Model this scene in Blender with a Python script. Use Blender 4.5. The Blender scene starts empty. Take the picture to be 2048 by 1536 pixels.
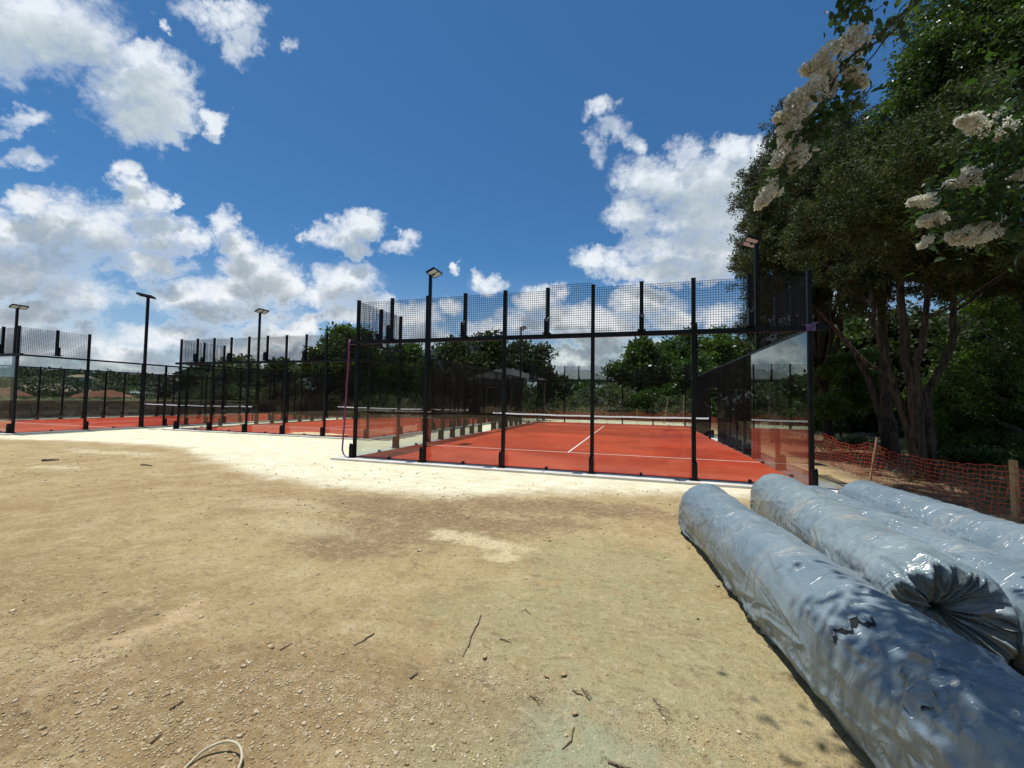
import bpy, math, random
import numpy as np
from mathutils import Matrix, Vector
EXPO,SUNE,SKYS,SKYTINT=0.0,4.8,.10,(.40,.77,1.0,1)
random.seed(7); RNG=np.random.default_rng(11)
scene=bpy.context.scene; COL=scene.collection
# ---------------------------------------------------------------- camera
CP=np.array([6.8945,-8.8945,1.5131]); YAW,PIT,ROL=-0.296582,0.040276,0.0156795; FOC=812.308
def _basis(yaw,pit,rol):
    cy,sy,cp,sp=math.cos(yaw),math.sin(yaw),math.cos(pit),math.sin(pit)
    f=np.array([sy*cp,cy*cp,sp]); r=np.array([cy,-sy,0.]); u=np.cross(r,f)
    return math.cos(rol)*r+math.sin(rol)*u, -math.sin(rol)*r+math.cos(rol)*u, f
CR,CU,CF=_basis(YAW,PIT,ROL)
cam=bpy.data.cameras.new('camera'); camo=bpy.data.objects.new('camera',cam); COL.objects.link(camo)
m=Matrix(((CR[0],CU[0],-CF[0],CP[0]),(CR[1],CU[1],-CF[1],CP[1]),(CR[2],CU[2],-CF[2],CP[2]),(0,0,0,1)))
camo.matrix_world=m; cam.sensor_width=36; cam.lens=FOC/2048*36; cam.clip_end=3000; cam.clip_start=.05
scene.camera=camo
def at(px,py,dep):      # world point seen at a photo pixel, dep metres along the view axis (authoring help)
    return CP+dep*(CF+CR*(px-1024)/FOC+CU*(768-py)/FOC)
def atg(px,py,z=0.):
    d=CF+CR*(px-1024)/FOC+CU*(768-py)/FOC
    return CP+d*(z-CP[2])/d[2]
# ---------------------------------------------------------------- render settings
scene.view_settings.view_transform='Standard'; scene.view_settings.look='None'
scene.view_settings.exposure=EXPO; scene.view_settings.gamma=1
scene.render.engine='CYCLES'
cy=scene.cycles; cy.max_bounces=8; cy.diffuse_bounces=3; cy.glossy_bounces=4; cy.transmission_bounces=4
cy.transparent_max_bounces=40; cy.use_denoising=True; cy.use_adaptive_sampling=True; cy.adaptive_threshold=.01
cy.sample_clamp_indirect=6; cy.caustics_reflective=False; cy.caustics_refractive=False
# ---------------------------------------------------------------- sun and sky
SUNV=Vector((-0.235,0.03,1.0)).normalized()
SEL=math.asin(SUNV.z); SAZ=math.atan2(SUNV.x,SUNV.y)
ld=bpy.data.lights.new('sun','SUN'); ld.energy=SUNE; ld.angle=math.radians(.5); ld.color=(1,.965,.9)
lo=bpy.data.objects.new('sun',ld); COL.objects.link(lo); lo.rotation_euler=SUNV.to_track_quat('Z','Y').to_euler(); lo.location=(0,0,30)
world=bpy.data.worlds.new('World'); scene.world=world; world.use_nodes=True
try: world.cycles.sampling_method='MANUAL'; world.cycles.sample_map_resolution=256
except Exception: pass
class NT:
    def __init__(s,nt): s.nt=nt
    def n(s,t,**k):
        x=s.nt.nodes.new(t)
        for a,b in k.items(): setattr(x,a,b)
        return x
    def put(s,sock,v):
        if isinstance(v,bpy.types.NodeSocket): s.nt.links.new(v,sock)
        elif v is not None:
            if hasattr(sock.default_value,'__len__'):
                v=tuple(v) if hasattr(v,'__len__') else (v,)*len(sock.default_value)
                if len(sock.default_value)==4 and len(v)==3: v=v+(1,)
            sock.default_value=v
    def m(s,op,a,b=None,c=None,clamp=False):
        x=s.n('ShaderNodeMath',operation=op); x.use_clamp=clamp
        for i,v in enumerate((a,b,c)):
            if v is not None: s.put(x.inputs[i],v)
        return x.outputs[0]
    def v(s,op,a,b=None,c=None,out=0):
        x=s.n('ShaderNodeVectorMath',operation=op)
        for i,v in enumerate((a,b,c)):
            if v is not None:
                if op=='SCALE' and i==1: s.put(x.inputs['Scale'],v)
                else: s.put(x.inputs[i],v)
        return x.outputs[out]
    def mix(s,f,a,b,blend='MIX'):
        x=s.n('ShaderNodeMix',data_type='RGBA',blend_type=blend)
        s.put(x.inputs[0],f); s.put(x.inputs[6],a); s.put(x.inputs[7],b); return x.outputs[2]
    def noise(s,vec,scale,detail=3,rough=.55,out=0,dist=0.,lac=2.):
        x=s.n('ShaderNodeTexNoise'); s.put(x.inputs['Vector'],vec)
        for k,v in (('Scale',scale),('Detail',detail),('Roughness',rough),('Distortion',dist),('Lacunarity',lac)): s.put(x.inputs[k],v)
        return x.outputs[out]
    def ss(s,x,a,b,c=0.,d=1.):
        n=s.n('ShaderNodeMapRange',interpolation_type='SMOOTHSTEP')
        for i,v in enumerate((x,a,b,c,d)): s.put(n.inputs[i],v)
        return n.outputs[0]
    def comb(s,x,y,z):
        n=s.n('ShaderNodeCombineXYZ'); s.put(n.inputs[0],x); s.put(n.inputs[1],y); s.put(n.inputs[2],z); return n.outputs[0]
    def sep(s,v):
        n=s.n('ShaderNodeSeparateXYZ'); s.put(n.inputs[0],v); return n.outputs
BLOBS=[tuple(float(q) for q in b.split(',')) for b in '''-1.246,0.951,0.242,0.119,1;-1.129,0.927,0.140,0.079,1;-1.264,0.845,0.114,0.079,0.6;-1.422,0.922,0.153,0.159,1;-0.969,0.785,0.139,0.105,1;-0.926,0.707,0.114,0.081,1;-0.972,0.850,0.095,0.053,1;-0.762,0.703,0.040,0.045,1;-1.248,0.695,0.069,0.032,1;-1.290,0.660,0.038,0.019,0.6;-1.229,0.586,0.063,0.018,0.45;-0.722,0.960,0.089,0.060,0.7;-0.694,0.894,0.051,0.050,0.7;-0.762,0.993,0.115,0.033,0.6;-0.579,0.893,0.023,0.026,0.7;-0.894,0.937,0.015,0.016,0.7;-0.965,0.536,0.040,0.033,1;-0.915,0.475,0.063,0.051,1;-0.853,0.489,0.020,0.023,1;-1.203,0.471,0.060,0.041,1;-1.137,0.421,0.094,0.070,1;-1.248,0.393,0.112,0.076,1;-1.011,0.397,0.131,0.076,1;-0.873,0.399,0.100,0.051,1;-0.785,0.388,0.050,0.032,1;-1.205,0.306,0.162,0.088,1;-1.089,0.245,0.124,0.050,1;-1.222,0.192,0.186,0.050,1;-0.907,0.323,0.112,0.032,1;-0.718,0.427,0.031,0.048,1;-0.685,0.377,0.052,0.038,1;-0.632,0.308,0.093,0.063,1;-0.563,0.284,0.050,0.060,1;-0.741,0.250,0.161,0.048,1;-0.677,0.207,0.149,0.031,1;-0.891,0.250,0.056,0.013,0.7;-0.442,0.413,0.073,0.038,1;-0.387,0.433,0.063,0.033,1;-0.511,0.405,0.032,0.025,1;-0.385,0.375,0.031,0.028,1;-0.285,0.381,0.047,0.022,0.8;-0.413,0.278,0.093,0.060,1;-0.474,0.254,0.056,0.035,1;-0.350,0.244,0.056,0.028,1;-0.417,0.211,0.074,0.027,1;-1.193,0.118,0.272,0.056,1;-0.836,0.149,0.185,0.037,1;-0.576,0.153,0.111,0.040,1;-0.503,0.185,0.043,0.027,1;-0.957,0.094,0.321,0.037,1;-0.648,0.104,0.247,0.037,1;-0.255,0.195,0.068,0.047,1;-0.217,0.133,0.087,0.040,1;-0.157,0.232,0.031,0.025,1;-0.053,0.299,0.045,0.025,1;-0.078,0.313,0.019,0.019,1;-0.134,0.338,0.011,0.011,1;0.072,0.257,0.056,0.040,1;0.030,0.187,0.099,0.047,1;0.129,0.201,0.074,0.044,1;0.216,0.190,0.112,0.050,1;0.327,0.248,0.087,0.038,1;0.513,0.214,0.068,0.040,1;0.402,0.206,0.074,0.027,1;-0.057,0.180,0.074,0.031,1;0.222,0.745,0.041,0.026,0.7;0.263,0.685,0.035,0.029,0.55;0.304,0.649,0.028,0.034,0.65;0.213,0.635,0.020,0.047,0.5;0.427,0.638,0.053,0.047,1;0.541,0.637,0.053,0.041,1;0.635,0.622,0.057,0.054,1;0.352,0.553,0.101,0.077,1;0.490,0.549,0.138,0.090,1;0.616,0.538,0.088,0.103,1;0.295,0.463,0.069,0.041,1;0.465,0.465,0.163,0.054,1;0.602,0.461,0.100,0.077,1;0.202,0.353,0.056,0.035,1;0.265,0.360,0.050,0.033,1;0.364,0.381,0.100,0.048,1;0.489,0.377,0.112,0.051,1;0.327,0.324,0.137,0.033,1;0.464,0.332,0.100,0.028,1;0.155,0.100,0.111,0.040,1;0.229,0.128,0.074,0.045,1;0.019,0.100,0.074,0.031,1;0.328,0.142,0.049,0.025,1;0.839,0.389,0.150,0.152,1;-1.100,0.060,0.450,0.075,1;-0.600,0.050,0.350,0.070,1;-0.100,0.045,0.400,0.060,1;0.300,0.070,0.300,0.070,1;-0.350,0.100,0.120,0.040,1'''.split(';')]
def build_world():
    nt=world.node_tree; nt.nodes.clear(); T=NT(nt)
    D=T.n('ShaderNodeTexCoord').outputs['Generated']
    f0=(math.sin(YAW),math.cos(YAW),0.); r0=(math.cos(YAW),-math.sin(YAW),0.)
    # a node group that gives the thickness of cloud met in one direction
    g=bpy.data.node_groups.new('cloud_field','ShaderNodeTree')
    g.interface.new_socket('Dir',in_out='INPUT',socket_type='NodeSocketVector')
    g.interface.new_socket('Cloud',in_out='OUTPUT',socket_type='NodeSocketFloat')
    g.interface.new_socket('Soft',in_out='OUTPUT',socket_type='NodeSocketFloat')
    G=NT(g); gi=G.n('NodeGroupInput'); go=G.n('NodeGroupOutput'); d=gi.outputs[0]
    warp=G.v('SUBTRACT',G.noise(d,8.,3,.6,out=1),(.5,.5,.5)); dw=G.v('MULTIPLY_ADD',warp,(.085,.085,.085),d)
    warp=G.v('SUBTRACT',G.noise(d,38.,4,.65,out=1),(.5,.5,.5)); dw=G.v('MULTIPLY_ADD',warp,(.05,.05,.05),dw)
    fz=G.v('DOT_PRODUCT',dw,f0,out=1); fzc=G.m('MAXIMUM',fz,.12)
    qx=G.m('DIVIDE',G.v('DOT_PRODUCT',dw,r0,out=1),fzc); qz=G.m('DIVIDE',G.sep(dw)[2],fzc)
    q=G.comb(qx,qz,0.)
    cur=None
    for (cx,cy_,rx,ry,w) in BLOBS:
        a=G.v('MULTIPLY_ADD',q,(1/rx,1/ry,0),(-cx/rx,-cy_/ry,0))
        dd=G.v('DOT_PRODUCT',a,a,out=1)
        f=G.m('MULTIPLY_ADD',dd,-w*.8,w)
        cur=f if cur is None else G.m('MAXIMUM',cur,f)
    cur=G.m('MAXIMUM',cur,-1.5)
    # elsewhere in the sky (behind the camera): free cumulus
    gen=G.m('MULTIPLY_ADD',G.noise(d,2.6,2,.5),4.2,-2.1)
    back=G.ss(fz,.3,.1)
    cur=G.m('ADD',G.m('MULTIPLY',cur,G.m('SUBTRACT',1.,back)),G.m('MULTIPLY',gen,back))
    dz=G.v('MULTIPLY',d,(1.,1.,1.25))
    n1=G.noise(dz,12.,7,.62,dist=.2)
    bl=G.m('ABSOLUTE',G.m('MULTIPLY_ADD',G.noise(dz,21.,5,.6),2.,-1.))
    n3=G.noise(dz,52.,5,.7)
    val=G.m('MULTIPLY_ADD',cur,1.7,G.m('MULTIPLY_ADD',n1,2.9,-1.42)); val=G.m('MULTIPLY_ADD',bl,1.5,G.m('SUBTRACT',val,.32)); val=G.m('MULTIPLY_ADD',n3,1.6,G.m('SUBTRACT',val,.8))
    G.put(go.inputs[0],val)
    G.put(go.inputs[1],G.m('MULTIPLY_ADD',cur,1.5,G.m('MULTIPLY_ADD',G.noise(dz,12.,3,.55,dist=.2),2.6,-1.35)))
    def field(vec):
        x=T.n('ShaderNodeGroup'); x.node_tree=g; T.put(x.inputs[0],vec); return x.outputs
    F0=field(D)[0]
    up=T.v('ADD',D,(-.012,0,.045)); F1=field(T.v('NORMALIZE',up))[1]
    cover=T.ss(F0,-.55,T.m('MULTIPLY_ADD',T.noise(D,3.1,2),3.4,.0))
    z=T.sep(D)[2]
    # inside of a cloud: thick above -> grey underside, thin above -> sunlit white
    low=T.ss(z,.02,.5)
    shade=T.ss(F1,-.1,1.5)
    det=T.m('ABSOLUTE',T.m('MULTIPLY_ADD',T.noise(T.v('ADD',D,(0,0,.006)),26.,5,.6),2.,-1.))
    shade=T.m('MULTIPLY_ADD',det,.55,T.m('SUBTRACT',shade,.12),clamp=True)
    shade=T.m('MULTIPLY',shade,T.ss(F0,.1,1.3))
    lit=T.mix(low,(9.3,9.5,9.7,1),(8.2,8.8,9.4,1)); dark=T.mix(low,(2.9,3.4,4.0,1),(5.0,5.9,6.4,1))
    ccol=T.mix(shade,lit,dark)
    sky=T.n('ShaderNodeTexSky',sky_type='NISHITA'); sky.sun_disc=False; sky.sun_elevation=SEL; sky.sun_rotation=SAZ
    sky.altitude=250; sky.air_density=1.; sky.dust_density=.25; sky.ozone_density=2.2
    skc=T.mix(1.,sky.outputs[0],SKYTINT,'MULTIPLY')
    haze=T.ss(z,.34,-.02,0.,.6); skc=T.mix(haze,skc,(5.2,5.9,6.8,1))
    fin=T.mix(cover,skc,ccol)
    bg=T.n('ShaderNodeBackground'); T.put(bg.inputs[0],fin); bg.inputs[1].default_value=SKYS
    o=T.n('ShaderNodeOutputWorld'); nt.links.new(bg.outputs[0],o.inputs[0])
build_world()
# ---------------------------------------------------------------- helpers
def tag(o,label=None,cat=None,group=None,kind=None):
    if label: o['label']=label
    if cat: o['category']=cat
    if group: o['group']=group
    if kind: o['kind']=kind
    return o
def link(name,mesh,parent=None,loc=(0,0,0),rot=0.,scale=None):
    o=bpy.data.objects.new(name,mesh); COL.objects.link(o)
    if parent is not None: o.parent=parent
    o.location=loc; o.rotation_euler=(0,0,rot) if not hasattr(rot,'__len__') else rot
    if scale is not None: o.scale=scale
    return o
def empty(name,loc=(0,0,0),rot=0.,label=None,cat=None,group=None):
    o=bpy.data.objects.new(name,None); COL.objects.link(o); o.location=loc; o.rotation_euler=(0,0,rot); o.empty_display_size=.2
    return tag(o,label,cat,group)
def npmesh(name,V,F,mat,smooth=False):
    """V (n,3), F (k,4) or (k,3) index arrays"""
    V=np.asarray(V,np.float32); F=np.asarray(F,np.int32); k=F.shape[1]
    me=bpy.data.meshes.new(name); me.vertices.add(len(V)); me.vertices.foreach_set('co',V.ravel())
    me.loops.add(F.size); me.loops.foreach_set('vertex_index',F.ravel())
    me.polygons.add(len(F)); me.polygons.foreach_set('loop_start',np.arange(0,F.size,k,dtype=np.int32))
    try: me.polygons.foreach_set('loop_total',np.full(len(F),k,np.int32))
    except Exception: pass
    me.update(calc_edges=True); me.validate()
    if smooth: me.polygons.foreach_set('use_smooth',np.ones(len(me.polygons),bool))
    if mat: me.materials.append(mat)
    return me
class MB:
    def __init__(s): s.v=[]; s.f=[]
    def add(s,V,F):
        b=len(s.v); s.v.extend([tuple(map(float,x)) for x in V]); s.f.extend([tuple(i+b for i in f) for f in F]); return s
    def box(s,x0,x1,y0,y1,z0,z1):
        return s.add([(x0,y0,z0),(x1,y0,z0),(x1,y1,z0),(x0,y1,z0),(x0,y0,z1),(x1,y0,z1),(x1,y1,z1),(x0,y1,z1)],
          [(3,2,1,0),(4,5,6,7),(0,1,5,4),(1,2,6,5),(2,3,7,6),(3,0,4,7)])
    def cbox(s,x0,x1,y0,y1,z0,z1,c):      # box with chamfered vertical edges
        P=[(x0+c,y0),(x1-c,y0),(x1,y0+c),(x1,y1-c),(x1-c,y1),(x0+c,y1),(x0,y1-c),(x0,y0+c)]
        return s.prism(P,z0,z1)
    def prism(s,P,z0,z1,axis='z'):
        n=len(P)
        def q(a,b,c): return {'z':(a,b,c),'x':(c,a,b),'y':(a,c,b)}[axis]
        V=[q(a,b,z0) for a,b in P]+[q(a,b,z1) for a,b in P]
        F=[tuple(range(n-1,-1,-1)),tuple(range(n,2*n))]+[(i,(i+1)%n,n+(i+1)%n,n+i) for i in range(n)]
        return s.add(V,F)
    def tube(s,pts,rad,sides=8,caps=True,jit=0.):
        pts=[np.array(p,float) for p in pts]; n=len(pts)
        if not hasattr(rad,'__len__'): rad=[rad]*n
        t0=pts[1]-pts[0]; t0/=np.linalg.norm(t0)
        a=np.cross(t0,[0,0,1.]) if abs(t0[2])<.9 else np.cross(t0,[1.,0,0]); a/=np.linalg.norm(a)
        V=[]
        for i in range(n):
            t=pts[min(i+1,n-1)]-pts[max(i-1,0)]; t/=np.linalg.norm(t)+1e-9
            a=a-t*(a@t); a/=np.linalg.norm(a)+1e-9; b=np.cross(t,a)
            for k in range(sides):
                th=2*math.pi*k/sides; r=rad[i]*(1+(random.uniform(-jit,jit) if jit else 0))
                V.append(pts[i]+r*(math.cos(th)*a+math.sin(th)*b))
        F=[(i*sides+k,i*sides+(k+1)%sides,(i+1)*sides+(k+1)%sides,(i+1)*sides+k) for i in range(n-1) for k in range(sides)]
        if caps: F+= [tuple(range(sides-1,-1,-1)),tuple((n-1)*sides+k for k in range(sides))]
        return s.add(V,F)
    def mesh(s,name,mat,smooth=False):
        me=bpy.data.meshes.new(name); me.from_pydata(s.v,[],s.f); me.update()
        if smooth: me.polygons.foreach_set('use_smooth',np.ones(len(me.polygons),bool))
        if mat: me.materials.append(mat)
        return me
# numpy value noise
def _h(ix,iy,iz,s):
    x=(ix*374761393+iy*668265263+iz*2147483647+s*144665)&0xffffffff
    x=((x^(x>>13))*1274126177)&0xffffffff; x=(x^(x>>16))&0xffffffff
    return x/4294967295.
def vnoise(x,y,z=0.,seed=0):
    x,y,z=np.broadcast_arrays(np.asarray(x,float),np.asarray(y,float),np.asarray(z,float))
    ix,iy,iz=np.floor(x).astype(np.int64),np.floor(y).astype(np.int64),np.floor(z).astype(np.int64)
    fx,fy,fz=x-ix,y-iy,z-iz; fx,fy,fz=[t*t*(3-2*t) for t in (fx,fy,fz)]
    r=0
    for a in (0,1):
        for b in (0,1):
            for c in (0,1):
                r=r+_h(ix+a,iy+b,iz+c,seed)*(fx if a else 1-fx)*(fy if b else 1-fy)*(fz if c else 1-fz)
    return r
def fbm(x,y,z=0.,o=4,seed=0,rough=.5):
    r=0;a=1;t=0
    for i in range(o):
        r=r+a*vnoise(np.asarray(x)*2**i,np.asarray(y)*2**i,np.asarray(z)*2**i,seed+i*17); t+=a; a*=rough
    return r/t
def sst(x,a,b): t=np.clip((x-a)/(b-a),0,1); return t*t*(3-2*t)
# ---------------------------------------------------------------- materials
def mat(name):
    m=bpy.data.materials.new(name); m.use_nodes=True; m.node_tree.nodes.clear(); T=NT(m.node_tree)
    o=T.n('ShaderNodeOutputMaterial'); return m,T,o
def pbsdf(T,o,col,rough,metal=0.,spec=.5,normal=None,coat=None):
    b=T.n('ShaderNodeBsdfPrincipled'); T.put(b.inputs['Base Color'],col); T.put(b.inputs['Roughness'],rough)
    T.put(b.inputs['Metallic'],metal); T.put(b.inputs['Specular IOR Level'],spec)
    if normal is not None: T.put(b.inputs['Normal'],normal)
    if coat: b.inputs['Coat Weight'].default_value=coat
    if o is not None: T.nt.links.new(b.outputs[0],o.inputs[0])
    return b
def bump(T,h,strength,dist=.02):
    b=T.n('ShaderNodeBump'); T.put(b.inputs['Height'],h); b.inputs['Strength'].default_value=strength; b.inputs['Distance'].default_value=dist
    return b.outputs[0]
def pos(T): return T.n('ShaderNodeNewGeometry').outputs['Position']
def simple(name,c1,c2,rough=.6,scale=6.,metal=0.,spec=.5,bs=0.,bscale=60.,bd=.01,objc=False):
    m,T,o=mat(name); P=T.n('ShaderNodeTexCoord').outputs['Object'] if objc else pos(T)
    f=T.noise(P,scale,5,.6); c=T.mix(T.ss(f,.3,.7),c1,c2)
    nrm=bump(T,T.noise(P,bscale,4,.6),bs,bd) if bs else None
    pbsdf(T,o,c,T.m('MULTIPLY_ADD',f,.25,rough-.12),metal,spec,nrm); return m
M={}
M['steel']=simple('black_powder_coat',(.003,.006,.009),(.007,.011,.014),.45,3.,0,.2,.25,300.,.001)
M['wire']=simple('black_wire',(.004,.005,.006),(.008,.009,.01),.6,3.,0,.25)
M['concrete']=simple('concrete',(.50,.48,.43),(.66,.64,.59),.85,2.2,0,.3,.4,40.,.006)
M['wood']=simple('stake_wood',(.30,.20,.10),(.42,.30,.17),.8,18.,0,.3,.5,90.,.004)
M['line']=simple('white_line_paint',(.70,.68,.62),(.82,.80,.75),.8,8.,0,.3)
M['strap']=simple('purple_webbing',(.13,.02,.085),(.22,.045,.14),.6,30.)
M['strapv']=simple('violet_webbing',(.07,.045,.14),(.13,.09,.22),.6,30.)
M['orange']=simple('orange_plastic_net',(.45,.055,.02),(.60,.09,.035),.55,5.)
M['tape']=simple('white_net_tape',(.70,.72,.72),(.85,.87,.87),.7,10.)
M['stone']=simple('limestone_chips',(.34,.28,.19),(.66,.60,.48),.9,9.,0,.2)
M['stick']=simple('dry_twig_bark',(.09,.06,.04),(.20,.15,.10),.9,30.)
M['rubber']=simple('black_rubber',(.012,.012,.012),(.02,.02,.02),.6)
M['core']=simple('dark_hollow_core',(.01,.012,.014),(.02,.02,.022),.9)
M['roofgrey']=simple('grey_metal_roof',(.010,.011,.011),(.02,.021,.02),.6,2.,0,.4)
M['roofwhite']=simple('pale_metal_roof',(.15,.17,.155),(.21,.23,.215),.5,2.,0,.5)
M['trim']=simple('dark_timber',(.03,.026,.022),(.06,.05,.04),.7,3.)
M['whitep']=simple('white_rail_paint',(.6,.6,.58),(.75,.75,.72),.6,3.)
M['stucco']=simple('tan_stucco',(.30,.24,.16),(.38,.31,.21),.9,1.)
M['rooftan']=simple('tan_tile_roof',(.26,.20,.13),(.36,.28,.19),.9,2.)
M['redsoil']=simple('red_soil',(.17,.07,.045),(.25,.12,.08),.95,.8,0,.1)
M['screen']=simple('dark_green_windscreen',(.008,.028,.03),(.012,.04,.042),.8,2.)
M['sand']=simple('infill_sand',(.62,.42,.24),(.74,.55,.34),.95,6.,0,.1,.4,80.,.01)
M['cord']=simple('straw_coloured_cable',(.40,.36,.24),(.52,.47,.33),.5,20.)
def glassmat():
    m,T,o=mat('clear_court_glass'); g=T.n('ShaderNodeNewGeometry')
    c=T.m('ABSOLUTE',T.v('DOT_PRODUCT',g.outputs['Normal'],g.outputs['Incoming'],out=1))
    k=T.m('POWER',T.m('SUBTRACT',1.,c,clamp=True),3.7); F=T.m('MULTIPLY_ADD',k,.95,.036)
    tr=T.n('ShaderNodeBsdfTransparent'); tr.inputs[0].default_value=(.90,.93,.92,1)
    gl=T.n('ShaderNodeBsdfGlossy'); gl.inputs['Roughness'].default_value=.0
    mx=T.n('ShaderNodeMixShader'); T.put(mx.inputs[0],F); T.nt.links.new(tr.outputs[0],mx.inputs[1]); T.nt.links.new(gl.outputs[0],mx.inputs[2])
    # thin film of site dust
    df=T.n('ShaderNodeBsdfDiffuse'); df.inputs[0].default_value=(.55,.50,.42,1)
    n=T.noise(g.outputs['Position'],1.7,6,.65); d=T.ss(n,.42,.8,.001,.012)
    mx2=T.n('ShaderNodeMixShader'); T.put(mx2.inputs[0],d); T.nt.links.new(mx.outputs[0],mx2.inputs[1]); T.nt.links.new(df.outputs[0],mx2.inputs[2])
    T.nt.links.new(mx2.outputs[0],o.inputs[0]); return m
M['glass']=glassmat()
def ledmat():
    m,T,o=mat('floodlight_lens'); pbsdf(T,o,(.48,.85,1.0,1),.4,0,.6); return m
M['lens']=ledmat()
def courtmat():
    m,T,o=mat('red_clay_turf'); P=pos(T)
    big=T.noise(P,.35,4,.6,dist=.6); fine=T.noise(P,60.,4,.7); mid=T.noise(T.v('MULTIPLY',P,(1.,.35,1.)),1.6,5,.6)
    c=T.mix(T.ss(big,.35,.65),(.33,.036,.014,1),(.47,.058,.022,1))
    c=T.mix(T.ss(mid,.5,.75,0,.45),c,(.52,.11,.052,1))
    fib=T.noise(T.v('MULTIPLY',P,(14.,1.2,1.)),3.,4,.6); c=T.mix(T.ss(fib,.5,.7,0,.22),c,(.22,.022,.010,1))
    dr=T.noise(T.v('MULTIPLY',P,(.7,1.6,1.)),.8,6,.7,dist=1.4); c=T.mix(T.ss(dr,.56,.72,0,.35),c,(.58,.17,.09,1)); c=T.mix(T.ss(dr,.42,.3,0,.5),c,(.25,.028,.012,1))
    sx=T.m('PINGPONG',T.m('ADD',T.sep(P)[0],2.4),1.); c=T.mix(T.ss(sx,.012,.0,0,.5),c,(.16,.02,.01,1))
    c=T.mix(T.ss(fine,.55,.8,0,.35),c,(.20,.03,.015,1))
    pbsdf(T,o,c,.9,0,.15,bump(T,fine,.35,.01)); return m
M['court']=courtmat()
def netmat():
    return simple('black_net_twine',(.01,.01,.01),(.02,.02,.02),.8)
M['net']=netmat()
def barkmat(name,a,b):
    m,T,o=mat(name); P=pos(T); S=T.v('MULTIPLY',P,(9.,9.,1.1)); n=T.noise(S,2.4,6,.65,dist=.4); f=T.noise(P,3.,3)
    c=T.mix(T.ss(n,.35,.65),a,b); c=T.mix(T.ss(f,.5,.8,0,.5),c,(.16,.145,.12,1))
    pbsdf(T,o,c,.9,0,.15,bump(T,n,.9,.05)); return m
M['bark']=barkmat('shaggy_juniper_bark',(.024,.021,.017,1),(.105,.092,.074,1))
M['barkg']=barkmat('grey_oak_bark',(.05,.045,.04,1),(.16,.145,.125,1))
def leafmat(name,a,b,c,tr=.3,rough=.45,scale=1.2,tcol=None):
    m,T,o=mat(name); P=pos(T)
    n=T.noise(P,scale,4,.6); w=T.n('ShaderNodeTexWhiteNoise'); T.put(w.inputs[0],T.v('SNAP',P,(.11,.11,.11))); wn=w.outputs[0]
    col=T.mix(T.ss(n,.35,.65),a,b); col=T.mix(T.ss(wn,.55,1.,0,.8),col,c)
    p=pbsdf(T,None,col,rough,0,.35)
    t=T.n('ShaderNodeBsdfTranslucent'); T.put(t.inputs[0],T.mix(1.,col,tcol or (1.6,1.9,.7,1),'MULTIPLY'))
    mx=T.n('ShaderNodeMixShader'); mx.inputs[0].default_value=tr; T.nt.links.new(p.outputs[0],mx.inputs[1]); T.nt.links.new(t.outputs[0],mx.inputs[2])
    T.nt.links.new(mx.outputs[0],o.inputs[0]); return m
M['juniper']=leafmat('juniper_foliage',(.024,.044,.012,1),(.050,.072,.020,1),(.11,.115,.045,1),.15,.75)
M['juniperg']=leafmat('grey_green_juniper_foliage',(.030,.045,.025,1),(.05,.065,.035,1),(.08,.09,.05,1),.15,.6)
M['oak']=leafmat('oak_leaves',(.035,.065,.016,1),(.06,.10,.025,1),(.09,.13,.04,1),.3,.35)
M['bright']=leafmat('elm_and_sunlit_oak_leaves',(.06,.11,.02,1),(.10,.16,.03,1),(.15,.20,.06,1),.35,.35)
M['myrtle']=leafmat('crape_myrtle_leaves',(.02,.045,.014,1),(.035,.07,.02,1),(.06,.10,.03,1),.28,.4,4.)
M['scrub']=leafmat('scrub_leaves',(.07,.09,.045,1),(.12,.13,.08,1),(.16,.16,.11,1),.25,.6)
M['fartree']=leafmat('far_wood_leaves',(.035,.055,.028,1),(.055,.075,.035,1),(.085,.10,.05,1),.15,.7,.06)
M['petal']=leafmat('cream_crape_petals',(.68,.66,.56,1),(.82,.81,.73,1),(.91,.91,.87,1),.5,.6,20.,(1.,1.,.95,1))
def roofbumpless(): pass
# ---------------------------------------------------------------- ground
COURTS=[(0.,0.),(-12.8,4.3),(-25.4,0.3)]
def gh(x,y):
    x=np.asarray(x,float); y=np.asarray(y,float)
    h=-.05+.035*(fbm(x*.55,y*.55,0,3,3)-.5)+.012*(fbm(x*3.1,y*3.1,0,3,9)-.5)
    # tyre ruts and scuffs between the camera and the courts
    near=sst(y,-1.2,-3.)*sst(np.hypot(x-6,y+6),16,8)
    h=h+near*.030*(fbm(x*2.2+y*.6,y*1.2-x*.3,0,4,21)-.5)+near*.018*(fbm(x*9.,y*7.,0,3,44)-.5)
    for (a,b) in COURTS:
        dx=np.maximum(np.maximum(a-.75-x,x-a-10.75),0); dy=np.maximum(np.maximum(b-.75-y,y-b-20.75),0)
        w=sst(np.hypot(dx,dy),1.2,0.); h=h*(1-w)+(-.045)*w
        ins=((x>a-.35)&(x<a+10.35)&(y>b-.35)&(y<b+20.35)); h=np.where(ins,-.2,h)
    # wooded slope on the right drops a little, hills far on the left rise
    h=h-.35*sst(x,13.,30.)*sst(y,-12,0)
    D=np.hypot(x-7,y+9)
    hill=sst(-x+.25*y,60,290)*(21+9*fbm(x*.008,y*.008,0,3,5))*sst(D,70,300)
    far=sst(D,150,500)*6*fbm(x*.01,y*.01,0,3,8)
    bank=1.05*sst(-x,27.9,28.25)*sst(y,-30,-20)*sst(y,52,46)
    return h+.36*hill+.4*far+bank-2.2*sst(y-.1*x,30,60)*sst(D,30,60)*(1-sst(D,150,400))
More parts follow.
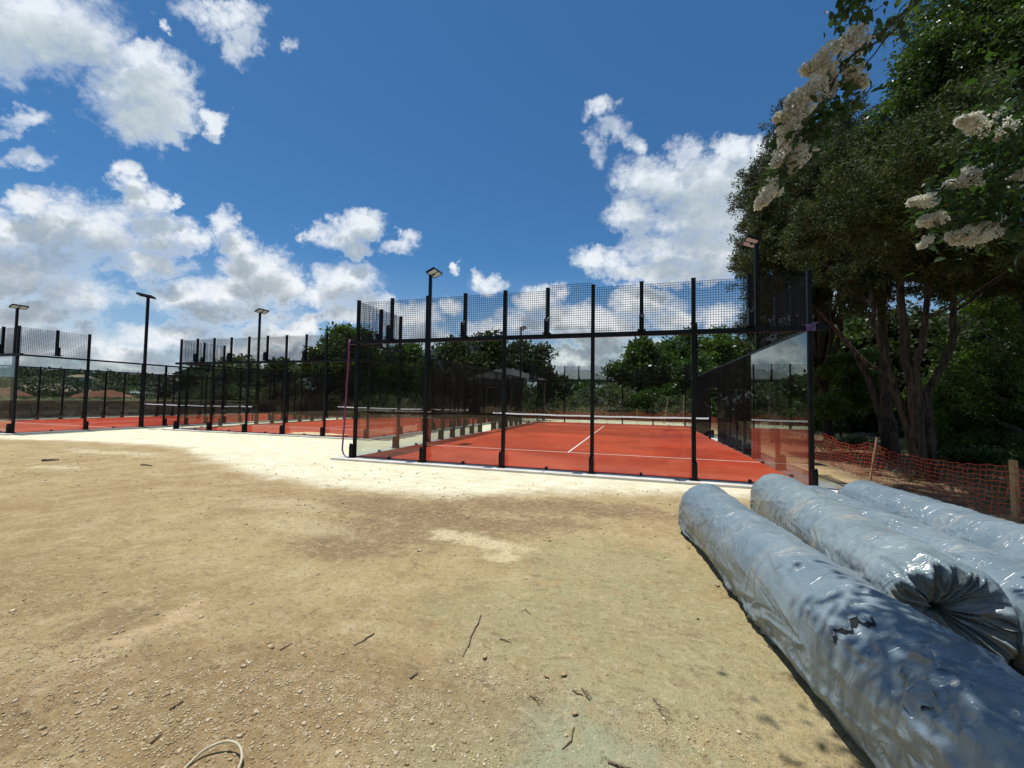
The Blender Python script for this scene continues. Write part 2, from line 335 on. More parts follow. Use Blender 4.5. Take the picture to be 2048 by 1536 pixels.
def ground():
    n=620; t=np.linspace(-6.3,6.3,n); c=1.9*np.sinh(t)
    X,Y=np.meshgrid(5.8+c,-6.0+c); Z=gh(X,Y)
    V=np.stack([X,Y,Z],-1).reshape(-1,3); i=np.arange(n*(n-1)).reshape(n-1,n)[:,:-1].ravel()
    F=np.stack([i,i+1,i+1+n,i+n],-1)
    m,T,o=mat('site_dirt'); P=pos(T)
    w1=T.noise(P,.9,4,.6,out=1); Pw=T.v('MULTIPLY_ADD',T.v('SUBTRACT',w1,(.5,.5,.5)),(1.1,1.1,0),P)
    w2=T.noise(P,5.,4,.65,out=1); Pw=T.v('MULTIPLY_ADD',T.v('SUBTRACT',w2,(.5,.5,.5)),(.35,.35,0),Pw)
    s=T.sep(Pw); x,y=s[0],s[1]
    big=T.noise(P,.45,4,.6); mid=T.noise(P,2.1,6,.65); fine=T.noise(P,22.,6,.7); grit=T.noise(P,95.,3,.7)
    col=T.mix(T.ss(big,.35,.65),(.39,.28,.14,1),(.475,.36,.18,1))
    col=T.mix(T.ss(mid,.45,.72,0,.75),col,(.55,.44,.24,1))
    col=T.mix(T.ss(mid,.5,.3,0,.55),col,(.30,.215,.105,1))
    mess=T.noise(P,6.5,7,.72)
    def blob(c,cx,cy_,rx,ry,colr,st,rot=0.):
        v=T.v('SUBTRACT',T.comb(x,y,0.),(cx,cy_,0))
        if rot:
            r=T.n('ShaderNodeVectorRotate',rotation_type='Z_AXIS'); T.put(r.inputs['Vector'],v); r.inputs['Angle'].default_value=-rot; v=r.outputs[0]
        v=T.v('MULTIPLY',v,(1/rx,1/ry,0)); d=T.m('ADD',T.v('LENGTH',v,out=1),T.m('MULTIPLY_ADD',mess,2.2,-1.1))
        return T.mix(T.ss(d,1.2,.45,0,st),c,colr)
    def pb(c,px,py,rx,ry,colr,st,rot=0.):
        g=atg(px,py,-.05); return blob(c,g[0],g[1],rx,ry,colr,st,rot)
    # greenish grey fines, lower middle
    for a in ((1150,1420,.9,.55),(1330,1250,.9,.7),(1020,1230,.7,.6),(1230,1130,1.2,.7),(1440,1400,.6,.5),(880,1500,.5,.35),(1000,1480,.6,.4)):
        col=pb(col,a[0],a[1],a[2],a[3],(.385,.355,.19,1),.65)
    col=pb(col,1180,1500,.5,.35,(.37,.39,.26,1),.6)
    col=pb(col,1090,1440,.35,.3,(.37,.39,.26,1),.6)
    # pinkish sandy scrape and rusty gravel, lower left
    Pl=T.v('MULTIPLY_ADD',T.v('SUBTRACT',w2,(.5,.5,.5)),(.16,.16,0),P); sl=T.sep(Pl)
    def blob2(c,cx,cy_,rx,ry,colr,st,rot=0.):
        nonlocal x,y
        xo,yo=x,y; x,y=sl[0],sl[1]; r=blob(c,cx,cy_,rx,ry,colr,st,rot); x,y=xo,yo; return r
    for a in ((3.80,-7.0,.10,.42,-.15),(3.86,-7.35,.12,.22,-.1),(3.76,-6.68,.09,.18,0.),(4.15,-7.28,.16,.12,0.)):
        col=blob2(col,a[0],a[1],a[2],a[3],(.60,.45,.26,1),.9,a[4])
    for a in ((3.45,-6.95,.22,.35),(3.9,-7.7,.5,.16)):
        col=blob2(col,a[0],a[1],a[2],a[3],(.25,.165,.085,1),.6)
    for a in ((60,1180,1.2,.7),(300,1420,.8,.4),(560,1400,.8,.5),(120,1430,.7,.5),(900,1380,.5,.3)):
        col=pb(col,a[0],a[1],a[2],a[3],(.30,.20,.095,1),.4)
    # brown trampled patch beyond, and pale spills
    for a in ((800,1015,1.5,.6),(1040,1012,1.6,.5),(900,1040,1.0,.5),(760,1060,1.0,.4),(680,1090,.8,.3),(1200,1015,1.1,.5),(1080,1050,.8,.4)):
        col=pb(col,a[0],a[1],a[2],a[3],(.245,.165,.09,1),.7)
    for a in ((940,1078,.55,.30),(1010,1090,.4,.22),(885,1070,.25,.2),(1020,1110,.25,.15)):
        col=pb(col,a[0],a[1],a[2],a[3],(.72,.61,.37,1),.8)
    for a in ((600,1050,.9,.35),(560,1010,.9,.3)):
        col=pb(col,a[0],a[1],a[2],a[3],(.60,.48,.29,1),.6)
    for a in ((230,905,2.2,.35),(110,935,.8,.15),(560,940,1.6,.45)):
        col=pb(col,a[0],a[1],a[2],a[3],(.70,.60,.40,1),.7)
    # pale crushed limestone round the courts
    fc=T.n('ShaderNodeFloatCurve'); T.put(fc.inputs['Value'],T.m('DIVIDE',T.m('ADD',x,16.),28.)); cv=fc.mapping.curves[0]
    EDGE=[(-16.,-.9),(-13.5,-.8),(-7.6,-.1),(-4.5,-.9),(-1.9,-2.1),(.7,-2.85),(2.4,-3.05),(4.8,-2.5),(6.3,-1.85),(8.5,-1.3),(12.,-1.)]
    for k,(ex,ey) in enumerate(EDGE):
        q=((ex+16.)/28.,(ey+4.)/4.)
        if k==0: cv.points[0].location=q
        elif k==len(EDGE)-1: cv.points[-1].location=q
        else: cv.points.new(*q)
    fc.mapping.update()
    yb=T.m('MULTIPLY_ADD',fc.outputs[0],4.,-4.)
    band=T.ss(T.m('ADD',T.m('SUBTRACT',y,yb),T.m('MULTIPLY_ADD',mess,.9,-.45)),-.30,.55)
    band=T.m('MULTIPLY',band,T.ss(x,10.9,10.4))
    pale=T.mix(T.ss(mid,.35,.7),(.80,.73,.51,1),(.92,.88,.68,1))
    str_=T.noise(T.v('MULTIPLY',P,(.35,2.2,1)),2.4,5,.6); pale=T.mix(T.ss(str_,.5,.74,0,.5),pale,(.60,.48,.28,1)); pale=T.mix(T.ss(mess,.56,.7,0,.25),pale,(.52,.41,.25,1))
    col=T.mix(band,col,pale)
    # leaf litter under the trees on the right, green scrub far off
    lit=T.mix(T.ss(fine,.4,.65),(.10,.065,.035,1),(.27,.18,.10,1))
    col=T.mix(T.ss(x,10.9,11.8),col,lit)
    col=T.mix(T.m('MULTIPLY',T.ss(x,14.,17.),T.ss(big,.4,.6)),col,(.09,.11,.05,1))
    grs=T.mix(T.ss(mid,.4,.6),(.16,.16,.075,1),(.10,.115,.05,1))
    col=T.mix(T.m('MAXIMUM',T.ss(T.sep(P)[1],30.,33.),T.ss(T.sep(P)[0],-28.1,-28.5)),col,grs)
    farw=T.ss(T.v('LENGTH',P,out=1),80.,140.); col=T.mix(farw,col,(.05,.07,.03,1))
    # scuffs and clods of every size
    for sc,lo_,hi,st,cc in ((7.,.5,.7,.5,(.60,.48,.29,1)),(7.5,.48,.3,.55,(.20,.14,.075,1)),(17.,.52,.68,.5,(.66,.55,.36,1)),(19.,.47,.33,.5,(.17,.12,.065,1))):
        nn=T.noise(T.v('MULTIPLY',P,(1.,1.35,1.)),sc,6,.7,dist=.5); col=T.mix(T.m('MULTIPLY',T.ss(nn,lo_,hi,0,st),T.m('MULTIPLY_ADD',band,-.75,1.)),col,cc)
    # grit
    col=T.mix(T.ss(fine,.58,.75,0,.55),col,(.58,.47,.30,1)); col=T.mix(T.ss(grit,.6,.72,0,.45),col,(.64,.55,.40,1))
    col=T.mix(T.ss(grit,.43,.3,0,.75),col,(.10,.07,.04,1)); col=T.mix(T.ss(fine,.42,.28,0,.45),col,(.16,.11,.065,1))
    h=T.m('ADD',T.m('MULTIPLY',fine,.6),T.m('MULTIPLY',grit,.35)); h=T.m('ADD',h,T.m('MULTIPLY',mid,.9))
    h=T.m('MULTIPLY_ADD',T.ss(str_,.35,.75),.25,h); h=T.m('MULTIPLY_ADD',mess,.9,h)
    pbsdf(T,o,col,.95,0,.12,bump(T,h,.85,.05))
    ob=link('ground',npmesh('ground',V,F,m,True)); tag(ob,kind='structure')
ground()
def sheet(name,P,z,mt,thick=None):
    b=MB()
    if thick: b.prism(P,z-thick,z)
    else: b.add([(x,y,z) for x,y in P],[tuple(range(len(P)))])
    return tag(link(name,b.mesh(name,mt)),kind='structure')
for (a,b) in COURTS:
    mb=MB(); o_=.42
    [mb.box(a-o_+(10+2*o_)*k/4+.006,a-o_+(10+2*o_)*(k+1)/4-.006,b-o_,b+.001,-.22,0) for k in range(4)]; mb.box(a-o_,a+10+o_,b+20,b+20+o_,-.22,0)
    mb.box(a-o_,a,b+.001,b+20,-.22,0); mb.box(a+10,a+10+o_,b+.001,b+20,-.22,0)
    tag(link('concrete_kerb',mb.mesh('kerb',M['concrete'])),kind='structure')
    sheet('court_ground',[(a+.02,b+.02),(a+9.98,b+.02),(a+9.98,b+19.98),(a+.02,b+19.98)],.014,M['court'],.18)
    mb=MB()
    for (x0,x1,y0,y1) in ((.05,9.95,3.02,3.07),(.05,9.95,16.93,16.98),(4.975,5.025,3.07,16.93)):
        mb.box(a+x0,a+x1,b+y0,b+y1,.014,.020)
    tag(link('court_line_markings',mb.mesh('lines',M['line'])),kind='structure')
# ---------------------------------------------------------------- enclosure parts (shared meshes)
def wire_panel(w,h,step=.05,r=.0036,plate=True):
    mb=MB(); nx=int(round(w/step)); nz=int(round(h/step))
    for i in range(nx+1):
        x=-w/2+w*i/nx; mb.box(x-r,x+r,-r,r,0,h)
    for j in range(nz+1):
        z=h*j/nz; mb.box(-w/2,w/2,-r*2.6,-r*.8,z-r,z+r)
    return mb.mesh('wire_panel',M['wire'])
PW=.078
def post_mesh(z0,z1):
    mb=MB(); h=PW/2; mb.cbox(-h,h,-h-.05,h-.05,z0+.012,z1,.008)          # outward is -y
    mb.box(-.005-h,h+.005,-h-.055,h-.045,z1,z1+.012)                        # cap
    return mb.mesh('post',M['steel'])
def foot_mesh():
    mb=MB(); P=[(-.05,0),(-.05,.30),(-.065,.335),(-.09,.35),(-.115,.345),(-.142,.315),(-.152,.26),(-.152,0)]
    # cheek plates each side with rounded ear, standing on a base plate
    P2=[(y-.055,z+.012) for y,z in P]
    mb.prism(P2,-.048,-.030,'x'); mb.prism(P2,.030,.048,'x')
    mb.prism([(y,z) for y,z in [(-.09,.012),(-.09,.33),(-.16,.33),(-.19,.27),(-.195,.012)]],-.030,.030,'x')
    mb.box(-.085,.085,-.23,-.002,0,.012)
    for sx in (-1,1):
        for yy in (-.205,-.03):
            mb.tube([(sx*.068,yy,.012),(sx*.068,yy,.03)],.010,6)
    return mb.mesh('foot_bracket',M['steel'])
def clamp_mesh():
    mb=MB(); mb.prism([(-.028,0),(.028,0),(.028,.045),(.016,.062),(-.016,.062),(-.028,.045)],-.045,-.008,'y')
    mb.prism([(-.028,0),(.028,0),(.028,.045),(.016,.062),(-.016,.062),(-.028,.045)],.008,.03,'y'); mb.box(-.028,.028,-.045,.03,0,.006)
    return mb.mesh('glass_clamp',M['rubber'])
ME=dict(post4=post_mesh(0,4.03),post3=post_mesh(0,2.97),post1=post_mesh(3.0,4.03),foot=foot_mesh(),clamp=clamp_mesh(),
 wire1=wire_panel(.94,1.0),wire3=wire_panel(.94,2.9),wireD=wire_panel(.94,.75),
 glass=MB().box(-.995,.995,-.006,.006,.006,2.905).mesh('glass_panel',M['glass']))
def enclosure(a,b,label,raised=False):
    root=empty('court_enclosure',(a,b,0),0,label,'court enclosure','glass and mesh court enclosures')
    def post(me,x,y,rot,foot=True,zf=0):
        p=link('post',ME[me],root,(x,y,0),rot)
        if foot: link('foot_bracket',ME['foot'],p,(0,0,zf))
    def rail(x0,x1,y0,y1,z0,z1):
        link('rail',MB().box(x0,x1,y0,y1,z0,z1).mesh('rail',M['steel']),root)
    for k,(y,rot,s) in enumerate(((0.,0.,-1),(20.,math.pi,1))):
        for i in range(6): post('post4',2*i,y,rot)
        for i in range(5): post('post1',2*i+1,y,rot,True,3.0)
        y0,y1=(y-.101,y-.008) if s<0 else (y+.008,y+.101)
        rail(-.28,10.28,y0,y1,2.90,2.995)
        for i in range(5):
            g=link('glass_panel',ME['glass'],root,(2*i+1,y,0)); link('glass_clamp',ME['clamp'],g,(0,0,0),rot)
        for i in range(10):
            dz=.11 if (raised and k==0 and i==5) else 0
            link('mesh_panel',ME['wire1'],root,(i+.5,y+(.03 if s<0 else -.03),3.0+dz))
    for (x,rot,s) in ((0.,-math.pi/2,-1),(10.,math.pi/2,1)):
        for yy in (2.,4.,16.,18.): post('post4' if yy in (2.,18.) else 'post3',x,yy,rot)
        for yy in (1.,19.): post('post1',x,yy,rot,True,3.0)
        for yy in (5,6,7,8,9,11,12,13,14,15): post('post3',x,yy,rot)
        x0,x1=(x+.014,x+.05) if s<0 else (x-.05,x-.014)
        rail(min(x+s*.012,x+s*.06),max(x+s*.012,x+s*.06),.06,19.94,2.912,2.98)
        rail(x-.03,x+.03,9.04,10.96,2.13,2.17)
        for yy in (1,3,17,19):
            g=link('glass_panel',ME['glass'],root,(x,yy,0),math.pi/2); link('glass_clamp',ME['clamp'],g,(0,0,0),0)
        for yy in (.5,1.5,18.5,19.5): link('mesh_panel',ME['wire1'],root,(x,yy,3.0),math.pi/2)
        for i in range(12):
            yy=4.5+i
            if i in (5,6): link('mesh_panel',ME['wireD'],root,(x,yy,2.18),math.pi/2)
            else: link('mesh_panel',ME['wire3'],root,(x,yy,.02),math.pi/2)
    return root
enclosure(0,0,'nearest black steel and glass enclosure, with the purple strap at its corner post',True)
enclosure(-12.8,4.3,'middle black steel and glass enclosure, a patch of pale sand lying inside its front glass')
enclosure(-25.4,.3,'leftmost black steel and glass enclosure, cut by the left edge of the photo')
# nets
def net(a,b,label):
    r=empty('court_net',(a,b,0),0,label,'net','nets across the courts')
    for x in (.12,9.88):
        link('net_post',MB().cbox(x-.04,x+.04,9.96,10.04,.014,.97,.01).mesh('net_post',M['steel']),r)
    n=40; 
    def top(x): return .88+.04*((x-5)/5)**2+.006*math.sin(x*3.1)
    mb=MB(); xs=np.linspace(.16,9.84,n)
    for i in range(n-1):
        x0,x1=xs[i],xs[i+1]; z0,z1=top(x0),top(x1)
        for y,d in ((9.975,-1),(10.025,1)):
            yo=y+d*.016; yi=10+d*.010; mb.add([(x0,yo,z0-.065),(x1,yo,z1-.065),(x1,yi,z1),(x0,yi,z0)],[(0,1,2,3)])
        mb.add([(x0,9.99,z0),(x1,9.99,z1),(x1,10.01,z1),(x0,10.01,z0)],[(0,1,2,3)])
    link('net_tape',mb.mesh('net_tape',M['tape'],True),r)
    mb=MB(); k=.0022
    for i in range(216):
        x=.16+9.68*i/215; mb.box(x-k,x+k,10-k,10+k,.03,top(x)-.03)
    for j in range(19):
        z=.04+j*.045
        mb.box(.16,9.84,10-k,10+k,z-k,z+k)
    link('netting',mb.mesh('netting',M['net']),r)
net(0,0,'net with white tape on the nearest red court'); net(-12.8,4.3,'net with white tape on the middle red court'); net(-25.4,.3,'net with white tape on the leftmost red court')
# floodlights
def flood_meshes():
    pole=MB().cbox(-.05,.05,-.05,.05,.0,5.98,.01).box(-.11,.11,-.11,.11,0,.012).mesh('pole',M['steel'])
    arm=MB().box(-.035,.16,-.02,.02,5.94,5.98).mesh('bracket_arm',M['steel'])
    hd=MB(); t=.02          # frame of the lamp head: a flat dark tray
    hd.box(-.17,.17,-.32,.32,.035,.075); hd.box(-.17,-.15,-.32,.32,0,.035); hd.box(.15,.17,-.32,.32,0,.035)
    hd.box(-.15,.15,-.32,-.30,0,.035); hd.box(-.15,.15,.30,.32,0,.035); hd.box(-.15,.15,-.015,.015,0,.035)
    for i in range(9): hd.box(-.14,.14,-.26+i*.065,-.25+i*.065,.075,.10)
    head=hd.mesh('lamp_head',M['steel'])
    lens=MB().box(-.148,.148,-.298,-.017,.012,.03).box(-.148,.148,.017,.298,.012,.03).mesh('lens',M['lens'])
    return pole,arm,head,lens
FM=flood_meshes()
def flood(x,y,s,label,top=1.):
    r=empty('floodlight',(x,y,0),0 if s>0 else math.pi,label,'floodlight','floodlights on tall black poles')
    link('pole',FM[0],r,scale=(1,1,top)); link('bracket_arm',FM[1],r,(0,0,5.98*(top-1)))
    h=link('lamp_head',FM[2],r,(.16,0,5.97*top+.02),(0,math.radians(-24),0)); link('lens',FM[3],h)
O_=.16
flood(-O_,4,1,'floodlight above the left side of the nearest court, seen just over the second front post',1.0)
flood(10+O_,4,-1,'floodlight of the nearest court half hidden in the juniper',1.02)
flood(-O_,16,1,'small distant floodlight above the gazebo and dark trees',1.02)
flood(10+O_,16,-1,'floodlight standing in front of the green trees at the far right of the nearest court',1.0)
flood(-12.8-O_,8.3,1,'floodlight on the far left side of the middle court, between two front mesh posts',1.03)
flood(-15.4+O_,4.3,-1,'tallest looking floodlight, on the near side of the leftmost court',1.03)
flood(-25.4-O_,4.3,1,'floodlight behind the corner post at the left edge of the photo',1.03)
# ---------------------------------------------------------------- wrapped turf rolls
def plasticmat(name,a,b,dirt):
    m,T,o=mat(name); tc=T.n('ShaderNodeTexCoord').outputs['Object']; P=tc
    n=T.noise(P,1.6,5,.6); f=T.noise(T.v('MULTIPLY',P,(5.,1.5,5.)),2.2,6,.65,dist=1.2)
    c=T.mix(T.ss(n,.35,.65),a,b)
    st=T.noise(T.v('MULTIPLY',P,(1.2,3.2,1.2)),1.9,6,.7,dist=.8); c=T.mix(T.ss(st,.52,.72,0,dirt),c,(.36,.33,.25,1))
    gr=T.noise(P,130.,3,.6)
    def crease(sc,vv,dist):
        q=T.m('ABSOLUTE',T.m('MULTIPLY_ADD',T.noise(T.v('MULTIPLY',P,vv),sc,3,.5,dist=dist),2.,-1.)); return T.m('POWER',T.m('SUBTRACT',1.,q,clamp=True),9.)
    h=T.m('MULTIPLY_ADD',f,.28,T.m('ADD',T.m('MULTIPLY',crease(1.5,(1.3,3.2,1.3),.8),.5),T.m('MULTIPLY',crease(3.2,(1.2,2.6,1.2),1.2),.22)))
    r=T.m('ADD',T.ss(n,.3,.7,.16,.28),T.m('MULTIPLY',T.ss(st,.5,.7),.22)); r=T.m('MULTIPLY_ADD',gr,.10,r)
    pbsdf(T,o,c,r,0,.55,bump(T,h,.5,.03)); return m
M['plas']=plasticmat('blue_grey_plastic_wrap',(.15,.205,.24,1),(.215,.27,.30,1),.45)
M['plasd']=plasticmat('dusty_blue_grey_plastic_wrap',(.18,.235,.255,1),(.245,.30,.315,1),.9)
M['tear']=simple('dark_tear_shade',(.006,.008,.01),(.015,.018,.02),.9)
def roll(a,yfar,ynear,u5,slope,R,mt,label,seed,hollow=True,amp=.018,knot=None,crum=.3,hoopk=.002):
    # profile along the axis from far cap to near cap
    L=yfar-ynear; prof=[]        # (t along axis from far end, radius factor, pleat amount)
    for k in range(14):
        q=k/13; ang=q*math.pi/2; prof.append((.16*(1-math.cos(ang)) if k else 0.,max(.03,math.sin(ang)),1-q))
    n=int(L/.018); s0=.16
    for k in range(1,n): prof.append((s0+(L-.16-.14)*k/n,1.,0.))
    for k in range(10):
        ang=k/9*math.pi/2; prof.append((L-.14+.14*math.sin(ang)*1.,1.-.16*(1-math.cos(ang)),.3+.7*k/9))
    for k in range(1,16):
        q=k/15; prof.append((L-.02*q-(.13*q**2.2 if hollow else .0),.84*(1-q)+.12*q,1.))
    for k in range(1,6): prof.append((L-.17-.06*k,.12-.008*k,.6))
    prof=np.array(prof); NS=210; th=np.linspace(0,2*math.pi,NS,endpoint=False)
    S,TH=np.meshgrid(prof[:,0],th,indexing='ij'); RF=np.meshgrid(prof[:,1],th,indexing='ij')[0]; PL=np.meshgrid(prof[:,2],th,indexing='ij')[0]
    cx,sx=np.cos(TH),np.sin(TH)
    w=fbm(S*1.1+1.5*cx,1.5*sx,seed,3,seed)                        # slow warp
    # long diagonal hoop folds plus crumple
    def ridge(v,p=2.2): return (1-np.abs(2*v-1))**p
    ph=S*5.+TH*.9+w*4
    r1=ridge(fbm(ph*.9,TH*.55+2*cx,seed,3,seed+3),4.)
    r2=ridge(fbm(S*11.+w*5,1.4*cx,1.4*sx+seed,3,seed+5),5.)
    r3=ridge(fbm(S*4.5-TH*1.4+w*6,1.2*cx,1.2*sx,3,seed+8),5.)
    c4=fbm(S*2.4,2.6*cx,2.6*sx,4,seed+11)-.5
    low=sst(-sx,.0,.9)                                             # slack plastic sagging low down
    en=np.exp(-((S)/.5)**2)+np.exp(-((S-L)/.45)**2)
    loc=fbm(S*.9,1.1*cx,1.1*sx+3*seed,2,seed+13); env=.25+1.5*sst(loc,.42,.62)
    cr=crum*sst(S,L-1.35,L-.5)+.55*crum*np.exp(-((S)/.3)**2)
    hoop=r1*(.4+.6*low)+.8*r2
    sw=np.clip((1-np.abs(2*fbm(S*2.1+TH*.75+w*2.5,TH*.9+1.1*cx,seed,2,seed+41)-1)),0,1)**9      # long soft diagonal creases
    sw2=np.clip((1-np.abs(2*fbm(S*3.0-TH*1.1+w*3,1.2*sx,seed,2,seed+43)-1)),0,1)**12
    D=amp*.38*env*hoop+amp*.32*env*r3+.014*c4*(1+1.6*low)+.014*low*(r1-.3)+.024*sw*(.45+low)+.018*sw2*(.4+low)
    D=D+cr*(.035*(ridge(fbm(S*3.1,2.1*cx,2.1*sx,3,seed+31),1.3)-.4)+.02*c4)
    D=D-D.mean(); D=D+hoopk*np.clip(np.abs(np.sin(S*17+w*7+.35*np.sin(TH*2+seed))),0,1)**10*sst(fbm(S*1.7,1.3*cx,1.3*sx+seed,2,seed+50),.35,.6)
    pleat=ridge(vnoise(np.where(TH>6.2,TH,TH)*46/6.283+2*vnoise(RF*3,TH*1.2,0,seed)+.8*RF,RF*1.2,0,seed+20),1.2)
    rad=R*RF*(1+.02*(w-.5)*2)+D*np.where(RF>.95,1,.45)*(RF>.15)
    rad=rad*(1+.13*PL*(pleat-.5))
    if knot:
        for (ks,kt,kw,ka) in knot:
            dth=(TH-kt+math.pi)%(2*math.pi)-math.pi; e=np.exp(-((S-ks)/kw)**2-(dth*R/kw)**2)
            rad=rad+ka*e*(.4+.8*ridge(fbm(S*7,TH*4,seed,3,seed+33),1.3))
    Sx=S-.085*PL*(pleat-.5)*np.where(RF<.99,1,0)+ (.02*(fbm(TH*2,RF*3,seed,3,seed)-.5)*PL)
    X=rad*cx; Z=rad*sx
    sag=.86; Z=np.where(Z<-R*.55,-R*.55-(-Z-R*.55)*.75,Z)          # resting flat
    X=np.where(Z<0,rad*np.sign(cx)*np.abs(cx)**.5*(1+.03*(-Z/R)),X)*1.0
    zc=R*.885
    bow=.03*np.sin(S*1.3+seed)
    V=np.stack([X+bow*.5,-Sx,Z+zc+bow*.25*0],-1).reshape(-1,3)
    nr=len(prof); i=(np.arange(nr-1)[:,None]*NS+np.arange(NS)[None,:]); j=(np.arange(nr-1)[:,None]*NS+(np.arange(NS)[None,:]+1)%NS)
    F=np.stack([i,j,j+NS,i+NS],-1).reshape(-1,4)
    ang=math.atan(-slope); u0=u5+slope*(yfar+5)
    root=empty('wrapped_turf_roll',(u0,yfar,-.05),-math.atan(slope),label,'turf roll','turf rolls wrapped in blue grey plastic')
    link('plastic_wrap',npmesh('plastic_wrap',V,F,mt,True),root)
    if hollow:
        link('hollow_core',MB().tube([(0,-L+.60,zc),(0,-L+.42,zc)],.07,20).mesh('core',M['core']),root)
    return root,zc,L
R0=.315
rA,zA,LA=roll(0,-3.35,-7.75,7.90,-.125,R0,M['plas'],'frontmost grey plastic wrapped turf roll, torn on top, bordering the open dirt',3,True,.017,
   knot=[(3.60,2.2,.07,.05),(3.52,2.5,.05,-.035),(3.80,2.2,.17,.05),(3.72,2.75,.2,.035),(3.68,1.75,.06,-.03),(3.95,1.6,.22,.05)],crum=1.4)
rB,zB,LB=roll(0,-2.35,-5.74,8.72,-.0,.33,M['plasd'],'dusty wrapped turf roll whose pleated hollow end faces the camera, second from the dirt',8,True,.010,hoopk=.011)
rC,zC,LC=roll(0,-2.75,-7.9,9.24,-.12,.30,M['plas'],'wrapped turf roll squeezed between the dusty one and the one beside the orange netting',14,True,.016)
rD,zD,LD=roll(0,-2.5,-7.6,9.86,-.09,.335,M['plas'],'wrapped turf roll lying farthest right, beside the orange netting',19,True,.012,hoopk=.004)
# torn slit and lifted flaps on the front roll
def onA(s,th,dr=0.): return (math.cos(th)*(R0+dr),-s,math.sin(th)*(R0+dr)+zA)
def crumple(name,par,cx,cy_,cz,w,h,amp,seed,mt,tilt=(0,0,0),thick=.004):
    n=34; u=np.linspace(-1,1,n); U,Vv=np.meshgrid(u,u)
    edge=1+.15*(fbm(np.arctan2(Vv,U)*2,0,seed,3,seed)-.5)*2
    Xx=U*w*edge; Yy=Vv*h*edge; Zz=amp*((1-np.abs(2*fbm(U*1.1+seed,Vv*1.1,0,2,seed)-1))**1.5-.5)*2-.6*amp*(U*U+Vv*Vv)
    V=np.stack([Xx,Yy,Zz],-1).reshape(-1,3); i=np.arange(n*(n-1)).reshape(n-1,n)[:,:-1].ravel()
    F=np.stack([i,i+1,i+1+n,i+n],-1)
    o=link(name,npmesh(name,V,F,mt,True),par,(cx,cy_,cz),tilt)
    md=o.modifiers.new('thickness','SOLIDIFY'); md.thickness=thick; return o
for (s,th,w,h,am,sd,tl) in ((3.60,2.14,.075,.07,.05,2,.5),(3.66,2.34,.09,.055,.045,5,-.4)):
    x,y,z=onA(s,th,.035); crumple('torn_flap',rA,x,y,z,w,h,am,sd,M['plas'],(tl,math.pi/2-th,tl))
def onwrap(o,off):
    for c in rA.children:
        if c.name.startswith('plastic_wrap'):
            md=o.modifiers.new('lie_on_wrap','SHRINKWRAP'); md.target=c; md.wrap_method='NEAREST_SURFACEPOINT'; md.wrap_mode='ABOVE_SURFACE'; md.offset=off
N=40; sA=[];sB=[];sC=[]
for k in range(N+1):
    q=k/N; s=3.14+.06*q+.022*math.sin(q*17)+.012*math.sin(q*43); th=2.70-.74*q; wd=(.016+.010*math.sin(q*21))*math.sin(math.pi*q)**.5+.001
    if .72<q<.9: wd+=.012
    sA.append(onA(s-wd,th,.02)); sB.append(onA(s+wd*.8,th,.02)); sC.append(onA(s-wd-.022-.012*math.sin(q*29),th,.02))
mb=MB(); mb.add([p for ab in zip(sA,sB) for p in ab],[(2*k,2*k+1,2*k+3,2*k+2) for k in range(N)]); o=link('slit',mb.mesh('slit',M['tear']),rA); onwrap(o,.004)  # dark strip on the wrap paints the shade inside the tear
mb=MB(); mb.add([p for ab in zip(sC,sA) for p in ab],[(2*k,2*k+1,2*k+3,2*k+2) for k in range(N)]); o=link('torn_lip',mb.mesh('torn_lip',M['plas'],True),rA); onwrap(o,.010)
md=o.modifiers.new('t','SOLIDIFY'); md.thickness=.006
# ---------------------------------------------------------------- straps on the nearest court
def ribbon(name,pts,w,mt,label,cat,side=(0,1,0)):
    mb=MB(); V=[]; n=len(pts); sd=np.array(side,float)
    for i,p in enumerate(pts):
        p=np.array(p,float); tw=sd+np.array([.35*math.sin(i*.9),0,0]); tw/=np.linalg.norm(tw); V+=[p-tw*w/2,p+tw*w/2]
    mb.add(V,[(2*i,2*i+1,2*i+3,2*i+2) for i in range(n-1)]); o=link(name,mb.mesh(name,mt,True)); o.modifiers.new('t','SOLIDIFY').thickness=.004
    return tag(o,label,cat)
pts=[(-.19,-.13,3.02),(-.20,-.135,2.90),(-.21,-.13,2.6)]+[(-.21-.10*((2.6-z)/2.4)**1.0+.006*math.sin(z*9),-.12,z) for z in np.linspace(2.5,.45,26)]+[(-.315,-.12,.3),(-.31,-.13,.18),(-.25,-.15,.07),(-.17,-.17,.02),(-.09,-.2,.012)]
ribbon('ratchet_strap',pts,.045,M['strap'],'long magenta strap hanging down beside the left corner post','strap',(1,.25,0))
# strap wound round the right end of the top rail
mb=MB()
for k in range(3):
    x=9.93+k*.05; P=[(-.125,2.89),(-.0,2.89),(-.0,3.02),(-.125,3.02)]
    mb.prism(P,x,x+.042,'x')
mb.box(10.02,10.10,-.14,-.05,3.02,3.05)
tag(link('ratchet_strap',mb.mesh('strap_wrap',M['strapv'])),'violet strap wound round the right end of the top rail','strap')
